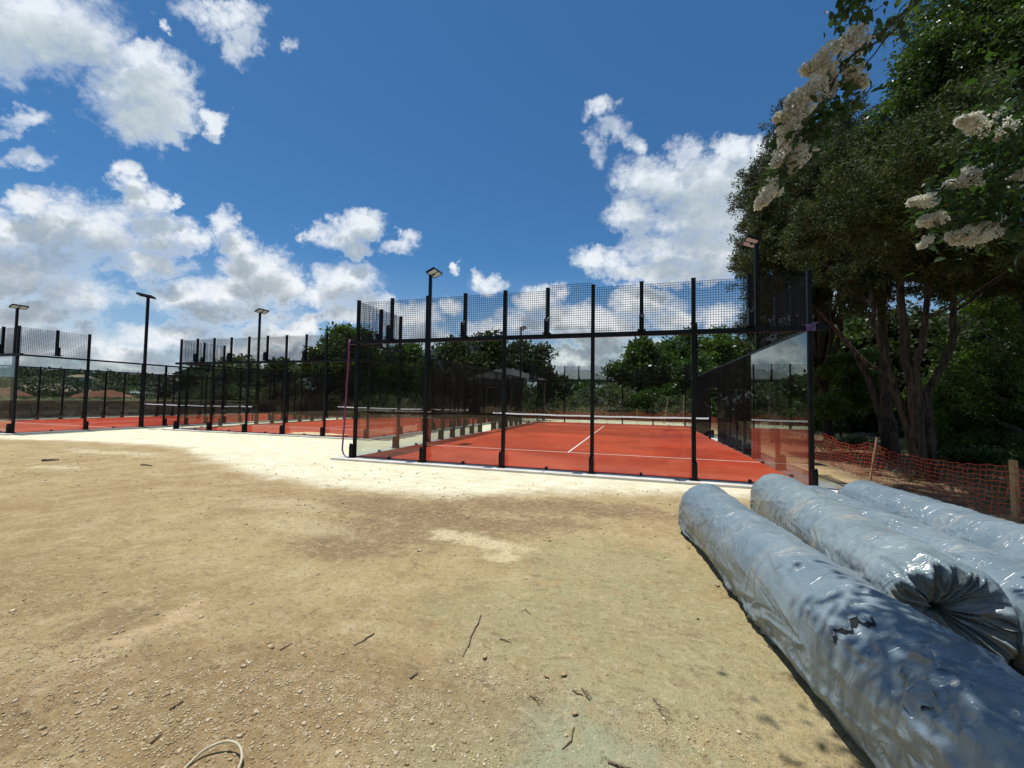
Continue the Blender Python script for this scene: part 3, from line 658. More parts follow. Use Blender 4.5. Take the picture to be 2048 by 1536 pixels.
# ---------------------------------------------------------------- orange netting and stakes
def stake(x,y,h,lean,label,w=.045):
    mb=MB(); mb.prism([(-w/2,-w/2),(w/2,-w/2),(w/2,w/2),(-w/2,w/2)],-.25,h)
    mb.add([(-w/2,-w/2,-.25),(w/2,-w/2,-.25),(w/2,w/2,-.25),(-w/2,w/2,-.25),(0,0,-.4)],[(0,4,1),(1,4,2),(2,4,3),(3,4,0)])
    z=float(gh(x,y)); return tag(link('wooden_stake',mb.mesh('wooden_stake',M['wood']),None,(x,y,z),(lean[0],lean[1],.3)),label,'stake','wooden stakes holding the orange netting')
s1=atg(1740,966,-.1); s2=atg(2033,1052,-.12)
stake(s1[0],s1[1],.92,(.05,.14),'thin leaning wooden stake beside the nearest corner of the orange netting',.032)
stake(s2[0],s2[1],.84,(0.,-.02),'upright pale wooden stake behind the farthest right turf roll',.06)
stake(11.7,7.5,1.0,(.03,.05),'wooden stake in the orange netting behind the right glass wall',.04)
stake(11.6,14.,1.0,(-.03,.05),'wooden stake in the orange netting beside the right mesh wall',.04)
stake(8.9,23.6,1.9,(.05,.16),'tall leaning stake behind the far end of the nearest court',.05)
stake(7.0,24.4,1.1,(.0,-.03),'short stake behind the far end of the nearest court',.05)
stake(10.3,24.0,2.2,(.0,.02),'tallest stake behind the far right corner of the nearest court',.05)
def netting(path,h0,h1,label,sag=.07,cell=.07,seed=0,t=.005,density=1):
    """path: list of (x,y); real strips of plastic, hanging unevenly"""
    P=np.array(path,float); seg=np.linalg.norm(np.diff(P,axis=0),axis=1); cum=np.concatenate([[0],np.cumsum(seg)]); L=cum[-1]
    n=int(L/cell); ss_=np.linspace(0,L,n+1); X=np.interp(ss_,cum,P[:,0]); Y=np.interp(ss_,cum,P[:,1]); G=gh(X,Y)
    dn=np.min(np.abs(ss_[:,None]-cum[None,:]),axis=1); hh=h1-sag*np.minimum(dn/.8,1)-.10*(fbm(ss_*.9,0,seed,3,seed)-.3)
    bot=h0+.05*fbm(ss_*1.3,5,seed,3,seed)
    m=int((h1-h0)/cell); mb=MB(); k=t
    off=.05*(fbm(ss_*1.1,2,seed,3,seed+4)-.5)
    def pt(i,j,extra=0.):
        q=j/m; z=G[i]+bot[i]+(hh[i]-bot[i])*q; o=off[i]*math.sin(q*3.1)*2+.02*math.sin(i*1.7+j*.9)
        return np.array([X[i]+o+.03*math.sin(i*.7+j*.35),Y[i]+o*.5,z+.012*math.sin(i*2.1+j)])
    G2=[[pt(i,j) for j in range(m+1)] for i in range(n+1)]
    up=np.array([0,0,k*1.6]); 
    for i in range(n+1):
        for j in range(m+1):
            p=G2[i][j]
            if i<n:
                q=G2[i+1][j]; mb.add([p-up,q-up,q+up,p+up],[(0,1,2,3)])
            if j<m:
                q=G2[i][j+1]; d=G2[min(i+1,n)][j]-G2[max(i-1,0)][j]; d=d/(np.linalg.norm(d)+1e-9)*k; mb.add([p-d,p+d,q+d,q-d],[(0,1,2,3)])
    o=link('orange_safety_netting',mb.mesh('netting',M['orange'])); md=o.modifiers.new('t','SOLIDIFY'); md.thickness=.002
    return tag(o,label,'netting')
netting([(11.6,14),(11.7,7.5),(11.75,4.0),(s1[0],s1[1]),(s2[0],s2[1]),(11.9,-3.6),(12.1,-6.)],.02,.80,'orange mesh netting strung between stakes along the right edge of the site',.14,.085,3,.0028)
netting([(-1.,24.6),(4.,24.4),(7.0,24.4),(8.9,23.6),(10.3,24.0),(11.6,21.),(11.6,14.)],.05,.95,'orange mesh netting beyond the far glass wall of the nearest court',.25,.12,9,.007)
# ---------------------------------------------------------------- litter on the dirt
def twig(px,py,px2,py2,label,r=.004,seed=0,fork=False):
    a=atg(px,py,-.04); b=atg(px2,py2,-.04); rr=random.Random(seed); n=9; pts=[]
    L=np.linalg.norm(b-a); pv=np.array([-(b-a)[1],(b-a)[0],0])/max(L,1e-6)
    off=0
    for k in range(n+1):
        off+=rr.uniform(-.02,.02)*L*2; q=a+(b-a)*k/n+pv*off*math.sin(math.pi*k/n); q[2]=float(gh(q[0],q[1]))+r*.9+.003*math.sin(math.pi*k/n); pts.append(q)
    mb=MB(); mb.tube(pts,[r*(1-.5*k/n) for k in range(n+1)],6,True,.15)
    if fork:
        for kk in (3,6):
            d=(b-a)*.28+pv*L*rr.choice((-.22,.22)); mb.tube([pts[kk],pts[kk]+d*.5+np.array([0,0,.01]),pts[kk]+d],[r*.6,r*.5,r*.3],5)
    o=link('dry_twig',mb.mesh('dry_twig',M['stick'],True)); return tag(o,label,'twig','dry twigs lying on the dirt')
TW=[(962,1228,926,1308,'long thin twig standing out in the middle of the pale dirt',.0055,1,0),
(748,1264,708,1290,'straight short dry twig left of the long thin one',.005,2,0),
(1164,1378,1180,1403,'forked dry twig beside the pebble cluster',.005,3,1),(1145,1380,1166,1392,'small twig touching the forked one',.004,4,0),
(1148,1456,1124,1496,'curved twig on the greenish patch near the bottom edge',.004,5,0),
(1307,1400,1335,1450,'dark twig on the pale green dirt left of the front roll',.004,6,1),
(1216,1522,1262,1536,'pale stick cut by the bottom edge of the photo',.006,7,1),
(340,1420,366,1404,'dark twig in the gravel at lower left',.006,8,0),(300,1492,324,1470,'thin twig lower left of the gravel',.005,9,0),
(84,922,118,921,'thick dark stick on the far left dirt',.03,10,0),(282,929,304,931,'short dark stick on the left dirt',.02,11,0),
(1050,1215,1062,1226,'small curved twig near the middle of the dirt',.004,12,0),(1000,1275,1022,1281,'thin crossing twig right of the long one',.004,13,1),
(1536,1292,1548,1302,'tiny twig close to the torn front roll',.004,14,0),(560,1300,585,1288,'grey twig between two gravel patches',.004,15,0),
(820,1358,836,1346,'short dark twig above the gravel strip',.006,16,0),(1060,1388,1078,1410,'bent twig over the reddish pebbles',.005,17,1),
(1484,1190,1500,1196,'short twig beside the front roll',.004,18,0)]
for t in TW: twig(*t[:4],t[4],t[5],t[6],bool(t[7]))
# loop of cable half in frame at the bottom
pts=[]
c=atg(436,1530,-.04)
for k in range(40):
    a=math.radians(-20+k*6.4); p=np.array([c[0]+.115*math.cos(a),c[1]+.10*math.sin(a)-.03,0]); p[2]=float(gh(p[0],p[1]))+.008+.035*max(0,math.sin(a)); pts.append(p)
tag(link('cable_loop',MB().tube(pts,.0055,8).mesh('cable_loop',M['cord'],True)),'loop of pale cable half cut off by the bottom edge','cable')
# dry fallen leaves
def leaf_litter(px,py,label,seed,s=.035,mt='scrapleaf'):
    p=atg(px,py,-.04); rr=random.Random(seed); mb=MB(); V=[];F=[]
    n=9
    for k in range(n+1):
        q=k/n; w=s*.55*math.sin(math.pi*q)**.7*(1+.25*math.sin(k*2.3)); V+=[(s*(2*q-1),-w,.006+.012*abs(math.sin(k*1.3+seed))),(s*(2*q-1),0,.004+.004*math.sin(k)),(s*(2*q-1),w,.008+.01*abs(math.cos(k*1.1+seed)))]
    for k in range(n):
        for j in (0,1): F.append((3*k+j,3*k+j+1,3*k+4+j,3*k+3+j))
    mb.add(V,F); o=link('dry_leaf',mb.mesh('dry_leaf',M['leafdry'],True),None,(p[0],p[1],float(gh(p[0],p[1]))),rr.uniform(0,6)); o.modifiers.new('t','SOLIDIFY').thickness=.001
    return tag(o,label,'leaf','dry leaves lying on the dirt')
M['leafdry']=simple('dry_leaf_brown',(.26,.18,.09),(.42,.32,.18),.8,40.)
for i,(x,y,l,s) in enumerate(((969,1310,'curled tan leaf below the long thin twig',.05),(1128,1349,'flat tan leaf with dark rim in the middle foreground',.04),(1093,1352,'orange brown leaf above the reddish pebbles',.035),
  (1435,1171,'pale leaf beside the front roll',.06),(1395,1236,'small leaf among the dirt left of the front roll',.03),(1150,1430,'dark curled leaf on the greenish patch',.035))): leaf_litter(x,y,l,i,s*.55)
# gravel: thousands of limestone chips, densest in patches
def gravel():
    pts=[]
    def patch(px,py,rx,ry,n,s0,s1):
        s0*=.60; s1*=.62; n=int(n*1.1); g=atg(px,py,-.05); a=RNG.normal(0,1,(n,2)); 
        for i in range(n): pts.append((g[0]+a[i,0]*rx,g[1]+a[i,1]*ry,RNG.uniform(s0,s1)**1.0*(2.2 if RNG.random()<.03 else 1)))
    patch(300,1440,.55,.22,1500,.004,.012); patch(560,1430,.5,.16,1300,.004,.011); patch(120,1500,.4,.15,700,.004,.012)
    patch(760,1420,.35,.16,1000,.003,.009); patch(900,1460,.3,.15,1000,.003,.009); patch(960,1340,.14,.10,500,.004,.009); patch(1000,1370,.16,.06,420,.003,.008)
    patch(1090,1375,.10,.06,420,.003,.007); patch(1320,1455,.12,.08,260,.003,.009); patch(1440,1500,.2,.08,380,.003,.009); patch(620,1330,.5,.15,420,.004,.012)
    patch(60,1200,.8,.25,520,.004,.012); patch(130,1330,.5,.12,420,.004,.012); patch(700,1040,1.6,.5,1100,.006,.016); patch(1000,1010,1.5,.35,900,.006,.014)
    patch(1240,1230,.8,.5,350,.003,.008); patch(1150,1090,1.,.3,300,.005,.010); patch(450,1250,1.2,.5,420,.004,.012); patch(1600,1500,.15,.1,250,.003,.008)
    patch(650,1280,.9,.35,40,.010,.015); patch(1000,1330,.5,.25,25,.009,.014)
    n=500; a=RNG.uniform(0,1,(n,3))
    for i in range(n): pts.append((1.5+7.0*a[i,0],-8.2+6.5*a[i,1],.003+.008*a[i,2]**2))
    n=900; a=RNG.uniform(0,1,(n,3))
    for i in range(n): pts.append((-9+18*a[i,0],-4.5+3.6*a[i,1],.006+.016*a[i,2]**2))
    A=np.array(pts); 
    keep=~((A[:,0]>7.45)&(A[:,1]>-8.2)&(A[:,1]<-2.7)&(A[:,0]<10.6)) & (A[:,1]<-.6); A=A[keep]
    ico=[(0,0,1),(.9,0,.4),(.28,.85,.4),(-.72,.53,.4),(-.72,-.53,.4),(.28,-.85,.4),(.72,.53,-.4),(-.28,.85,-.4),(-.9,0,-.4),(-.28,-.85,-.4),(.72,-.53,-.4),(0,0,-1)]
    fa=[(0,1,2),(0,2,3),(0,3,4),(0,4,5),(0,5,1),(1,6,2),(2,7,3),(3,8,4),(4,9,5),(5,10,1),(6,7,2),(7,8,3),(8,9,4),(9,10,5),(10,6,1),(11,7,6),(11,8,7),(11,9,8),(11,10,9),(11,6,10)]
    I=np.array(ico); N=len(A); J=RNG.uniform(.65,1.25,(N,12,1)); S=A[:,2][:,None,None]; Sc=RNG.uniform(.6,1.4,(N,1,3))*np.array([1,1,.6]); 
    th=RNG.uniform(0,6.28,N); c,s=np.cos(th),np.sin(th); Vv=I[None]*J*S*Sc; X=Vv[...,0]*c[:,None]-Vv[...,1]*s[:,None]; Y=Vv[...,0]*s[:,None]+Vv[...,1]*c[:,None]
    Z=Vv[...,2]+gh(A[:,0],A[:,1])[:,None]+.25*A[:,2][:,None]
    V=np.stack([X+A[:,0][:,None],Y+A[:,1][:,None],Z],-1).reshape(-1,3); F=(np.array(fa)[None]+12*np.arange(N)[:,None,None]).reshape(-1,3)
    m,T,o=mat('gravel_chips'); w=T.n('ShaderNodeTexWhiteNoise'); T.put(w.inputs[0],T.v('SNAP',pos(T),(.03,.03,.03)))
    n_=T.noise(pos(T),30.,3); c=T.mix(w.outputs[0],(.30,.22,.12,1),(.62,.52,.35,1)); c=T.mix(T.ss(n_,.55,.75,0,.6),c,(.68,.62,.50,1)); pbsdf(T,o,c,.92,0,.15)
    tag(link('gravel',npmesh('gravel',V,F,m)),kind='stuff')
gravel()
# sand spilled on the middle court
g1=at(570,864,16.5)
mb=MB(); n=40; c0=atg(622,868,.014); V=[(c0[0],c0[1],.05)]; 
for k in range(n):
    a=2*math.pi*k/n; r=1.0*(1+.18*math.sin(3*a+1)+.1*math.sin(7*a)); V.append((c0[0]+1.25*r*math.cos(a),c0[1]+.62*r*math.sin(a)+.12,.0155))
mb.add(V,[(0,1+k,1+(k+1)%n) for k in range(n)]); tag(link('sand',mb.mesh('sand',M['sand'],True)),kind='stuff')
# ---------------------------------------------------------------- foliage
def leaf_quads(C,R,per,l,w,seed,droop=.2,up=.3,flat=.8,shell=False):
    """C (n,3) clump centres, R (n,) clump radii -> V,F of small pointed leaves"""
    rg=np.random.default_rng(seed); n=len(C); N=n*per
    d=rg.normal(0,1,(n,per,3)); d/=np.linalg.norm(d,axis=2,keepdims=True)+1e-9
    rad=rg.uniform(0,1,(n,per,1))**(.33 if shell else .55); 
    p=(C[:,None,:]+d*rad*R[:,None,None]*np.array([1,1,flat])).reshape(-1,3)
    a=d.reshape(-1,3)*.7+rg.normal(0,.75,(N,3)); a[:,2]+=up-droop; a/=np.linalg.norm(a,axis=1,keepdims=True)+1e-9
    b=np.cross(a,rg.normal(0,1,(N,3))); b/=np.linalg.norm(b,axis=1,keepdims=True)+1e-9
    s=rg.uniform(.6,1.35,(N,1)); L=a*l*s; W=b*w*s*.5
    V=np.stack([p,p+L*.45+W,p+L,p+L*.45-W],1).reshape(-1,3)
    i=np.arange(N)*4; F=np.stack([i,i+1,i+2,i+3],-1); return V,F
def crown_clumps(ell,n,seed,inner=.35,lump=.35):
    rg=np.random.default_rng(seed); vol=np.array([e[3]*e[4]*e[5] for e in ell])**.67; k=rg.choice(len(ell),n,p=vol/vol.sum())
    E=np.array(ell,float)[k]; d=rg.normal(0,1,(n,3)); d/=np.linalg.norm(d,axis=1,keepdims=True)
    lob=fbm(d[:,0]*2.2+E[:,0]*.7,d[:,1]*2.2+E[:,1]*.7,d[:,2]*2.2+E[:,2]*.7+seed,3,seed)
    r=(inner+(1-inner)*rg.uniform(0,1,n)**.45)*(1-lump+2*lump*lob)
    C=E[:,:3]+d*r[:,None]*E[:,3:6]
    nb=max(6,n//11); m=C[:nb]; sp=E[:,3:6].mean()*.17; k=rg.integers(0,nb,n); Q=m[k]+rg.normal(0,1,(n,3))*sp*np.array([1,1,.62])
    keep=rg.uniform(0,1,n)<.24; Q[keep]=C[keep]; return Q
def limb(mb,p0,p1,r0,r1,rg,n=6,wob=.12,sides=7):
    p0=np.array(p0,float);p1=np.array(p1,float);L=np.linalg.norm(p1-p0);pts=[];o=np.zeros(3)
    for k in range(n+1):
        q=k/n; 
        if 0<k<n: o=o+rg.normal(0,wob*L/n,3)*.5
        base=p0+(p1-p0)*q; base[2]+=.10*L*math.sin(q*math.pi)*(-.5); pts.append(base+o*math.sin(math.pi*q))
    mb.tube(pts,[r0+(r1-r0)*(k/n)**.8 for k in range(n+1)],sides,True,.08); return pts
def tree(name,label,cat,base,ell,n,per,l,w,cr,leaf,bark,seed,trunk=.16,fork=None,group=None,nlimb=14,inner=.35,lump=.35,stems=1,flat=.8,up=.3,shell=False,limbs=None):
    rg=np.random.default_rng(seed); base=np.array(base,float); bz=float(gh(base[0],base[1])); base[2]=bz
    root=empty(name,tuple(base),0,label,cat,group)
    C=crown_clumps(ell,n,seed,inner,lump); C=C[C[:,2]>bz+.25]
    R=cr*rg.uniform(.6,1.3,len(C)); V,F=leaf_quads(C,R,per,l,w,seed+1,flat=flat,up=up,shell=shell)
    link('crown',npmesh('crown',V-base,F,leaf),root)
    mb=MB(); cz=np.array([e[:3] for e in ell]); top=cz.mean(0)
    tips=C[rg.choice(len(C),min(nlimb,len(C)),replace=False)]
    tr=np.random.default_rng(seed+9)
    if limbs is None:
        for s in range(stems):
            f=base+(top-base)*(fork or .45); f=f+ (rg.normal(0,.35,3)*np.array([1,1,.2]) if stems>1 else 0)
            b0=base+(rg.normal(0,trunk*.8,3)*np.array([1,1,0]) if stems>1 else 0); b0[2]-=.2
            P=limb(mb,b0,f,trunk*(1 if stems==1 else .7),trunk*.55,tr,8,.06,10)
            for t in tips[s::stems]:
                k=tr.integers(4,9); s0=P[k]; limb(mb,s0,t,trunk*.32,trunk*.05,tr,6,.16,6)
    else:
        paths=[]
        for (pts,r0,r1) in limbs:
            pts=[np.array(p,float) for p in pts]; fine=[]
            for a,b in zip(pts[:-1],pts[1:]):
                for k in range(4): fine.append(a+(b-a)*k/4+tr.normal(0,.012,3))
            fine.append(pts[-1]); nn=len(fine)-1
            mb.tube(fine,[r0+(r1-r0)*(k/nn)**.8 for k in range(nn+1)],12,True,.10); paths.append(fine)
        ends=np.array([p for f in paths for p in f[len(f)//2:]])
        for t in tips:
            j=np.argmin(np.linalg.norm(ends-t,axis=1)+tr.uniform(0,.8,len(ends))); limb(mb,ends[j],t,.035,.008,tr,6,.16,6)
    me=mb.mesh('trunk',bark,True); me.transform(Matrix.Translation(-Vector(base))); link('trunk',me,root)
    return root
def E(px,py,dep,rx,rz,ry=None):
    p=at(px,py,dep); return (p[0],p[1],p[2],rx,ry or rx,rz)
def lim(dep,*pp,**k): return [at(x,y,dep+(d or 0)) for x,y,d in pp]
# big junipers along the right side
b1=atg(1845,965,-.1); b1d=(b1-CP)@CF
def L1(*pp): return [at(x,y,b1d+d) for x,y,d in pp]
tree('juniper_tree','large many stemmed juniper with shaggy bark right behind the orange netting','tree',b1,
 [E(1800,420,9.4,1.5,1.2),E(1930,400,9.0,1.7,1.4),E(1700,500,10.2,1.2,1.0),E(1840,560,9.6,1.7,.55),E(2040,500,9.2,1.3,1.3),E(1960,440,7.6,1.3,1.0),E(2090,380,6.6,1.3,1.2),E(1850,480,8.3,1.1,.8),E(1790,360,6.9,1.0,.65),E(1720,440,7.9,.9,.65),E(1900,300,7.2,1.2,.7)],2600,135,.072,.024,.17,M['juniper'],M['bark'],31,nlimb=46,inner=.3,lump=.4,
 limbs=[(L1((1850,1000,0),(1838,900,0),(1828,800,0),(1812,700,.1),(1800,600,.2),(1795,480,.3)),.15,.05),
        (L1((1868,990,.05),(1862,880,.1),(1850,790,.2),(1880,740,.1),(1905,690,.0),(1908,600,-.1),(1895,500,-.2)),.105,.04),
        (L1((1838,840,0),(1830,740,-.05),(1842,690,-.1),(1852,620,-.2),(1855,520,-.3)),.10,.04),
        (L1((1835,930,.1),(1812,840,.15),(1790,780,.2),(1765,700,.3),(1748,640,.4),(1740,560,.5)),.09,.035),
        (L1((1795,760,.2),(1740,730,.4),(1700,690,.6),(1670,650,.8)),.05,.02)])
b2=atg(1788,930,-.15); b2d=(b2-CP)@CF
def L2(*pp): return [at(x,y,b2d+d) for x,y,d in pp]
tree('juniper_tree','dark juniper with leaning trunk, second behind the netting and left of the largest juniper','tree',b2,
 [E(1640,420,12.6,1.9,2.0),E(1720,400,12.4,1.9,1.3),E(1590,560,12.9,1.4,1.1),E(1860,370,12.5,2.2,1.4)],2500,120,.085,.028,.20,M['juniper'],M['bark'],37,nlimb=50,inner=.3,lump=.4,
 limbs=[(L2((1790,950,0),(1780,860,0),(1770,800,0),(1768,700,.1),(1762,600,.2),(1750,480,.4)),.19,.065),
        (L2((1775,900,0),(1760,820,.1),(1735,750,.3),(1700,690,.5),(1665,650,.7),(1620,600,.9)),.12,.04)])
p3=at(1660,850,17.); 
tree('juniper_tree','tall juniper beside the right mesh wall, its crown covering the half hidden floodlight','tree',(p3[0],p3[1],0),
 [E(1560,400,17.,1.5,2.6),E(1610,300,17.4,1.6,1.6),E(1570,560,16.8,1.5,1.3),E(1700,350,17.5,2.2,2.6)],2200,95,.11,.036,.26,M['juniperg'],M['bark'],41,trunk=.22,nlimb=40,inner=.3,lump=.42)
tree('juniper_tree','small ragged juniper top poking out at the left of the tall one','tree',(12.2,9.9,0),
 [E(1505,520,18.6,.75,.85),E(1540,460,18.6,.7,1.1),E(1520,640,18.6,.8,1.)],380,80,.13,.038,.30,M['juniperg'],M['bark'],43,trunk=.12,nlimb=16,lump=.4)
# broad oak, top right corner
tree('oak_tree','broad leafed oak filling the top right corner above the junipers','tree',(16.6,1.2,0),
 [E(2010,100,9.6,1.9,1.3),E(2080,250,9.4,1.8,1.2),E(1900,170,10.2,1.3,.95),E(2100,-60,9.4,2.2,1.4)],1600,90,.085,.05,.28,M['oak'],M['barkg'],51,trunk=.25,nlimb=30,inner=.3,lump=.38)
tree('oak_tree','leafy oak lit green at the right edge behind the netting','tree',(17.5,4.8,0),
 [E(1960,800,13.,1.7,1.1),E(2060,720,12.6,1.7,1.6),E(1900,880,13.,1.0,.6),E(2060,900,12.,1.4,.7),E(2040,560,13.5,1.9,1.6)],1500,80,.085,.05,.26,M['bright'],M['barkg'],53,trunk=.14,nlimb=24,inner=.2,lump=.4)  # brighter leaf colour stands in for sunlight on this oak
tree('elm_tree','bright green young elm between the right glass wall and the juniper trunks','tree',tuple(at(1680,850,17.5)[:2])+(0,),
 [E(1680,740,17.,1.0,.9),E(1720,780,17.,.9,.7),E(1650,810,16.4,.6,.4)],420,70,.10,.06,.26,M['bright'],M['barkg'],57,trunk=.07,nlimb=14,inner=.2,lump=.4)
# deeper wood on the right: every tree with its own trunk
rg=np.random.default_rng(5)
wood=[(1640,25,5.5),(1700,22,7.5),(1750,30,8.5),(1800,20,6.5),(1860,26,8.5),(1900,19,7.),(1960,24,8.5),(2020,19,7.5),(2080,25,9),(1590,30,8.5),(1690,36,10.),(1820,38,11),(1950,36,11),(2060,40,12),(1570,40,10.),(1500,44,9.5)]
WL=['behind the right glass wall','left of the leaning juniper trunk','far behind the leaning juniper','between the two juniper trunks','behind the largest juniper','right of the largest juniper trunk','behind the green oak','at the right edge of the frame','just beyond the right frame edge','over the right mesh wall','deep behind the leaning juniper','deep behind the largest juniper','deep behind the green oak','deepest at the right frame edge','beyond the far right corner of the court','farthest beyond the far right court corner']
for i,(px,dep,h) in enumerate(wood):
    p=at(px,830,dep); x,y=p[0],p[1]; z=float(gh(x,y)); r=h*.30
    tree('woodland_tree','shaded woodland tree '+WL[i],'tree',(x,y,0),[(x,y,z+h*.68,r,r,h*.27),(x+rg.normal(0,.5),y,z+h*.42,r*1.15,r*1.15,h*.27),(x,y+.5,z+h*.2,r*1.0,r*1.0,h*.14)],
      420,60,.011*dep,.0062*dep,.030*dep if dep>28 else .55,M[('juniper','oak','juniperg')[i%3]],M['bark'],100+i,trunk=.13+.006*h,nlimb=16,inner=.2,lump=.35,group='woodland trees behind the right side')
# trees beyond the courts
def back(px,top,bot,wpx,dep,leaf,name,label,seed,n=700,parts=3,lsize=1.,trunk=None,dens=70,lump=.4):
    """crown as seen between rows top..bot, wpx wide, at depth dep"""
    k=dep/FOC; rg=np.random.default_rng(seed); base=at(px,812,dep); ell=[]
    H=(bot-top)*k; Wd=wpx*k
    for i in range(parts):
        t=(i+.5)/parts-.5; dx=t*wpx*.72; hh=H*(.5-.16*abs(t)*2*rg.uniform(.6,1.2)); cy_=bot-hh/k-rg.uniform(0,.1)*H/k*0
        c=at(px+dx,bot-hh/k,dep+rg.normal(0,Wd*.1)); ell.append((c[0],c[1],c[2],Wd*.62/parts**.75,Wd*.62/parts**.75,hh))
    return tree(name,label,'tree',(base[0],base[1],0),ell,n,dens,.0085*dep*lsize,.0052*dep*lsize,.021*dep,leaf,M['barkg'],seed,trunk=trunk or max(.12,Wd*.03),nlimb=26,inner=.3,lump=lump,group='trees beyond the courts',stems=2,fork=.35)
back(700,645,800,170,36,M['oak'],'oak_tree','large pale lit oak left of the nearest court corner, rising behind the middle enclosure',201,1100,4)
back(610,735,828,110,38,M['scrub'],'shrub_tree','low scrubby tree left of the large pale oak',203,420,3)
back(800,690,830,130,38,M['oak'],'oak_tree','oak seen through the left glass of the nearest court',205,700,3)
back(905,682,815,130,37,M['juniper'],'juniper_tree','dark juniper left of the gazebo roof, above the left mesh wall',207,800,3)
back(985,668,815,120,40,M['juniper'],'juniper_tree','dark juniper with gaps of sky directly above the gazebo roof',209,700,3)
back(1052,680,790,88,39,M['juniperg'],'juniper_tree','open round headed tree right of the gazebo with sky showing through',211,330,2,1.,.22,55,.55)
back(1100,742,830,62,42,M['juniperg'],'juniper_tree','small dark round tree at the left end of the pale roofed pavilion',213,320,2)
back(1285,685,822,110,40,M['oak'],'oak_tree','broad oak in front of the far glass wall, left of two',215,1000,3)
back(1355,672,822,130,41,M['oak'],'oak_tree','tall broad oak behind the far right court corner',217,1000,3)
back(1440,664,822,120,43,M['bright'],'elm_tree','bright green elm left of the tall junipers, above the right mesh wall',219,800,3)
back(1400,720,830,110,36,M['oak'],'oak_tree','dark oak behind the right mesh wall beside the tall stakes',221,600,3)
back(480,716,826,130,46,M['scrub'],'shrub_tree','thin grey tree over the left part of the middle enclosure',223,300,3,1,.12,50,.5)
back(405,730,826,90,50,M['juniperg'],'juniper_tree','rounded tree at the left post of the middle enclosure',225,340,2)
back(560,722,826,100,48,M['juniper'],'juniper_tree','dark juniper just left of the low scrubby tree',227,420,3)
back(860,700,822,90,46,M['scrub'],'shrub_tree','pale tree behind the post below the nearest floodlight',229,360,2)
# unseen row of trees added behind the photographer to darken reflections in the glass
for i in range(14):
    x=-76+8.2*i; y=-32+2.2*math.sin(i*2.1); h=11.5+1.2*math.sin(i*1.7)
    tree('woodland_tree','unseen tree added behind the photographer, %s from the rolls'%('first','second','third','fourth','fifth','sixth','seventh','eighth','ninth','tenth','eleventh','twelfth','thirteenth','fourteenth')[13-i],'tree',(x,y,0),[(x,y,h*.62,4.9,3.8,h*.36),(x,y,h*.3,5.0,3.4,h*.3)],330,60,.42,.26,1.0,M['oak'],M['bark'],400+i,trunk=.2,nlimb=8,inner=.2,group='unseen trees added behind the photographer')
# scrub bushes at the far end
for i,(px,top,w,dep,lf,lab) in enumerate(((1135,806,60,36,'scrub','grey green bush below the pavilion rail'),(1190,778,70,38,'scrub','round pale bush under the pavilion posts'),(1170,768,34,41,'oak','small green bush reaching up to the pavilion rail'),
  (1232,778,60,37,'scrub','grey bush at the foot of the left broad oak'),(1090,800,60,37,'juniperg','dark bush behind the far left court corner'),(1290,790,80,36,'oak','green bush under the left broad oak'),
  (1350,796,80,35,'scrub','bush behind the tall leaning stakes'),(1420,800,70,34,'oak','bush behind the right end of the net'),(760,800,120,34,'scrub','wide bush behind the net of the middle court'),
  (640,800,110,36,'scrub','wide bush below the large pale oak'),(520,800,120,40,'scrub','brownish bush beyond the middle court'),(430,802,100,42,'scrub','brownish bush at the left end beyond the middle court'),(880,800,100,34,'juniperg','dark bush behind the left mesh wall'),(980,800,100,35,'juniperg','dark bush beside the gazebo posts'))):
    k=dep/FOC; p=at(px,818,dep); x,y=p[0],p[1]; z=float(gh(x,y)); zt=at(px,top,dep)[2]; rx=w*k*.6; h=max(.4,(zt-z)/2)
    tree('bush',lab,'bush',(x,y,0),[(x,y,z+h,rx,rx*.8,h)],300,60,.0075*dep,.004*dep,.018*dep,M[lf],M['barkg'],300+i,trunk=.04,nlimb=12,inner=.1,lump=.4,group='bushes beyond the courts')
# brush in front of the right hand wood
for i,(px,py,dep,rx,rz,lf,lab) in enumerate(((1700,915,13.5,.5,.28,'scrub','tuft of weeds by the leaning stake'),(1960,960,10.,.6,.3,'oak','low green bush behind the netting near the right edge'),(2050,935,11.,.8,.45,'oak','low dark bush at the right edge behind the netting'),(1900,925,13.,.6,.3,'scrub','weeds right of the largest juniper'))):
    p=at(px,py,dep); x,y=p[0],p[1]; z=float(gh(x,y))
    tree('bush',lab,'bush',(x,y,0),[(x,y,z+rz,rx,rx,rz)],150,50,.07,.03,.14,M[lf],M['barkg'],340+i,trunk=.02,nlimb=10,inner=.1,group='low bushes behind the netting')
# distant wooded hill on the left
def far_wood():
    rgn=np.random.default_rng(77); pts=[]
    while len(pts)<5200:
        az=rgn.uniform(-1.35,.9); D=rgn.uniform(58,420)**1.0; x=7+D*math.sin(az); y=-9+D*math.cos(az)
        if D<95 and az<-.75: continue
        if x>-40 and D<60: continue
        pts.append((x,y,D))
    P=np.array(pts); Z=gh(P[:,0],P[:,1]); S=rgn.uniform(1.4,2.9,len(P))*np.where(np.arctan2(P[:,0]-7,P[:,1]+9)>-.45,.55,1.); C=np.stack([P[:,0],P[:,1],Z+S*.75],-1)
    Vs=[];Fs=[];b=0
    for lo_,hi,l,per in ((50,130,.5,80),(130,240,.85,46),(240,430,1.3,30)):
        k=(P[:,2]>=lo_)&(P[:,2]<hi)
        V,F=leaf_quads(C[k],S[k],per,l,l*.7,int(lo_),flat=.75,shell=True); Vs.append(V);Fs.append(F+b);b+=len(V)
    tag(link('distant_woods',npmesh('distant_woods',np.vstack(Vs),np.vstack(Fs),M['fartree'])),kind='stuff')
far_wood()
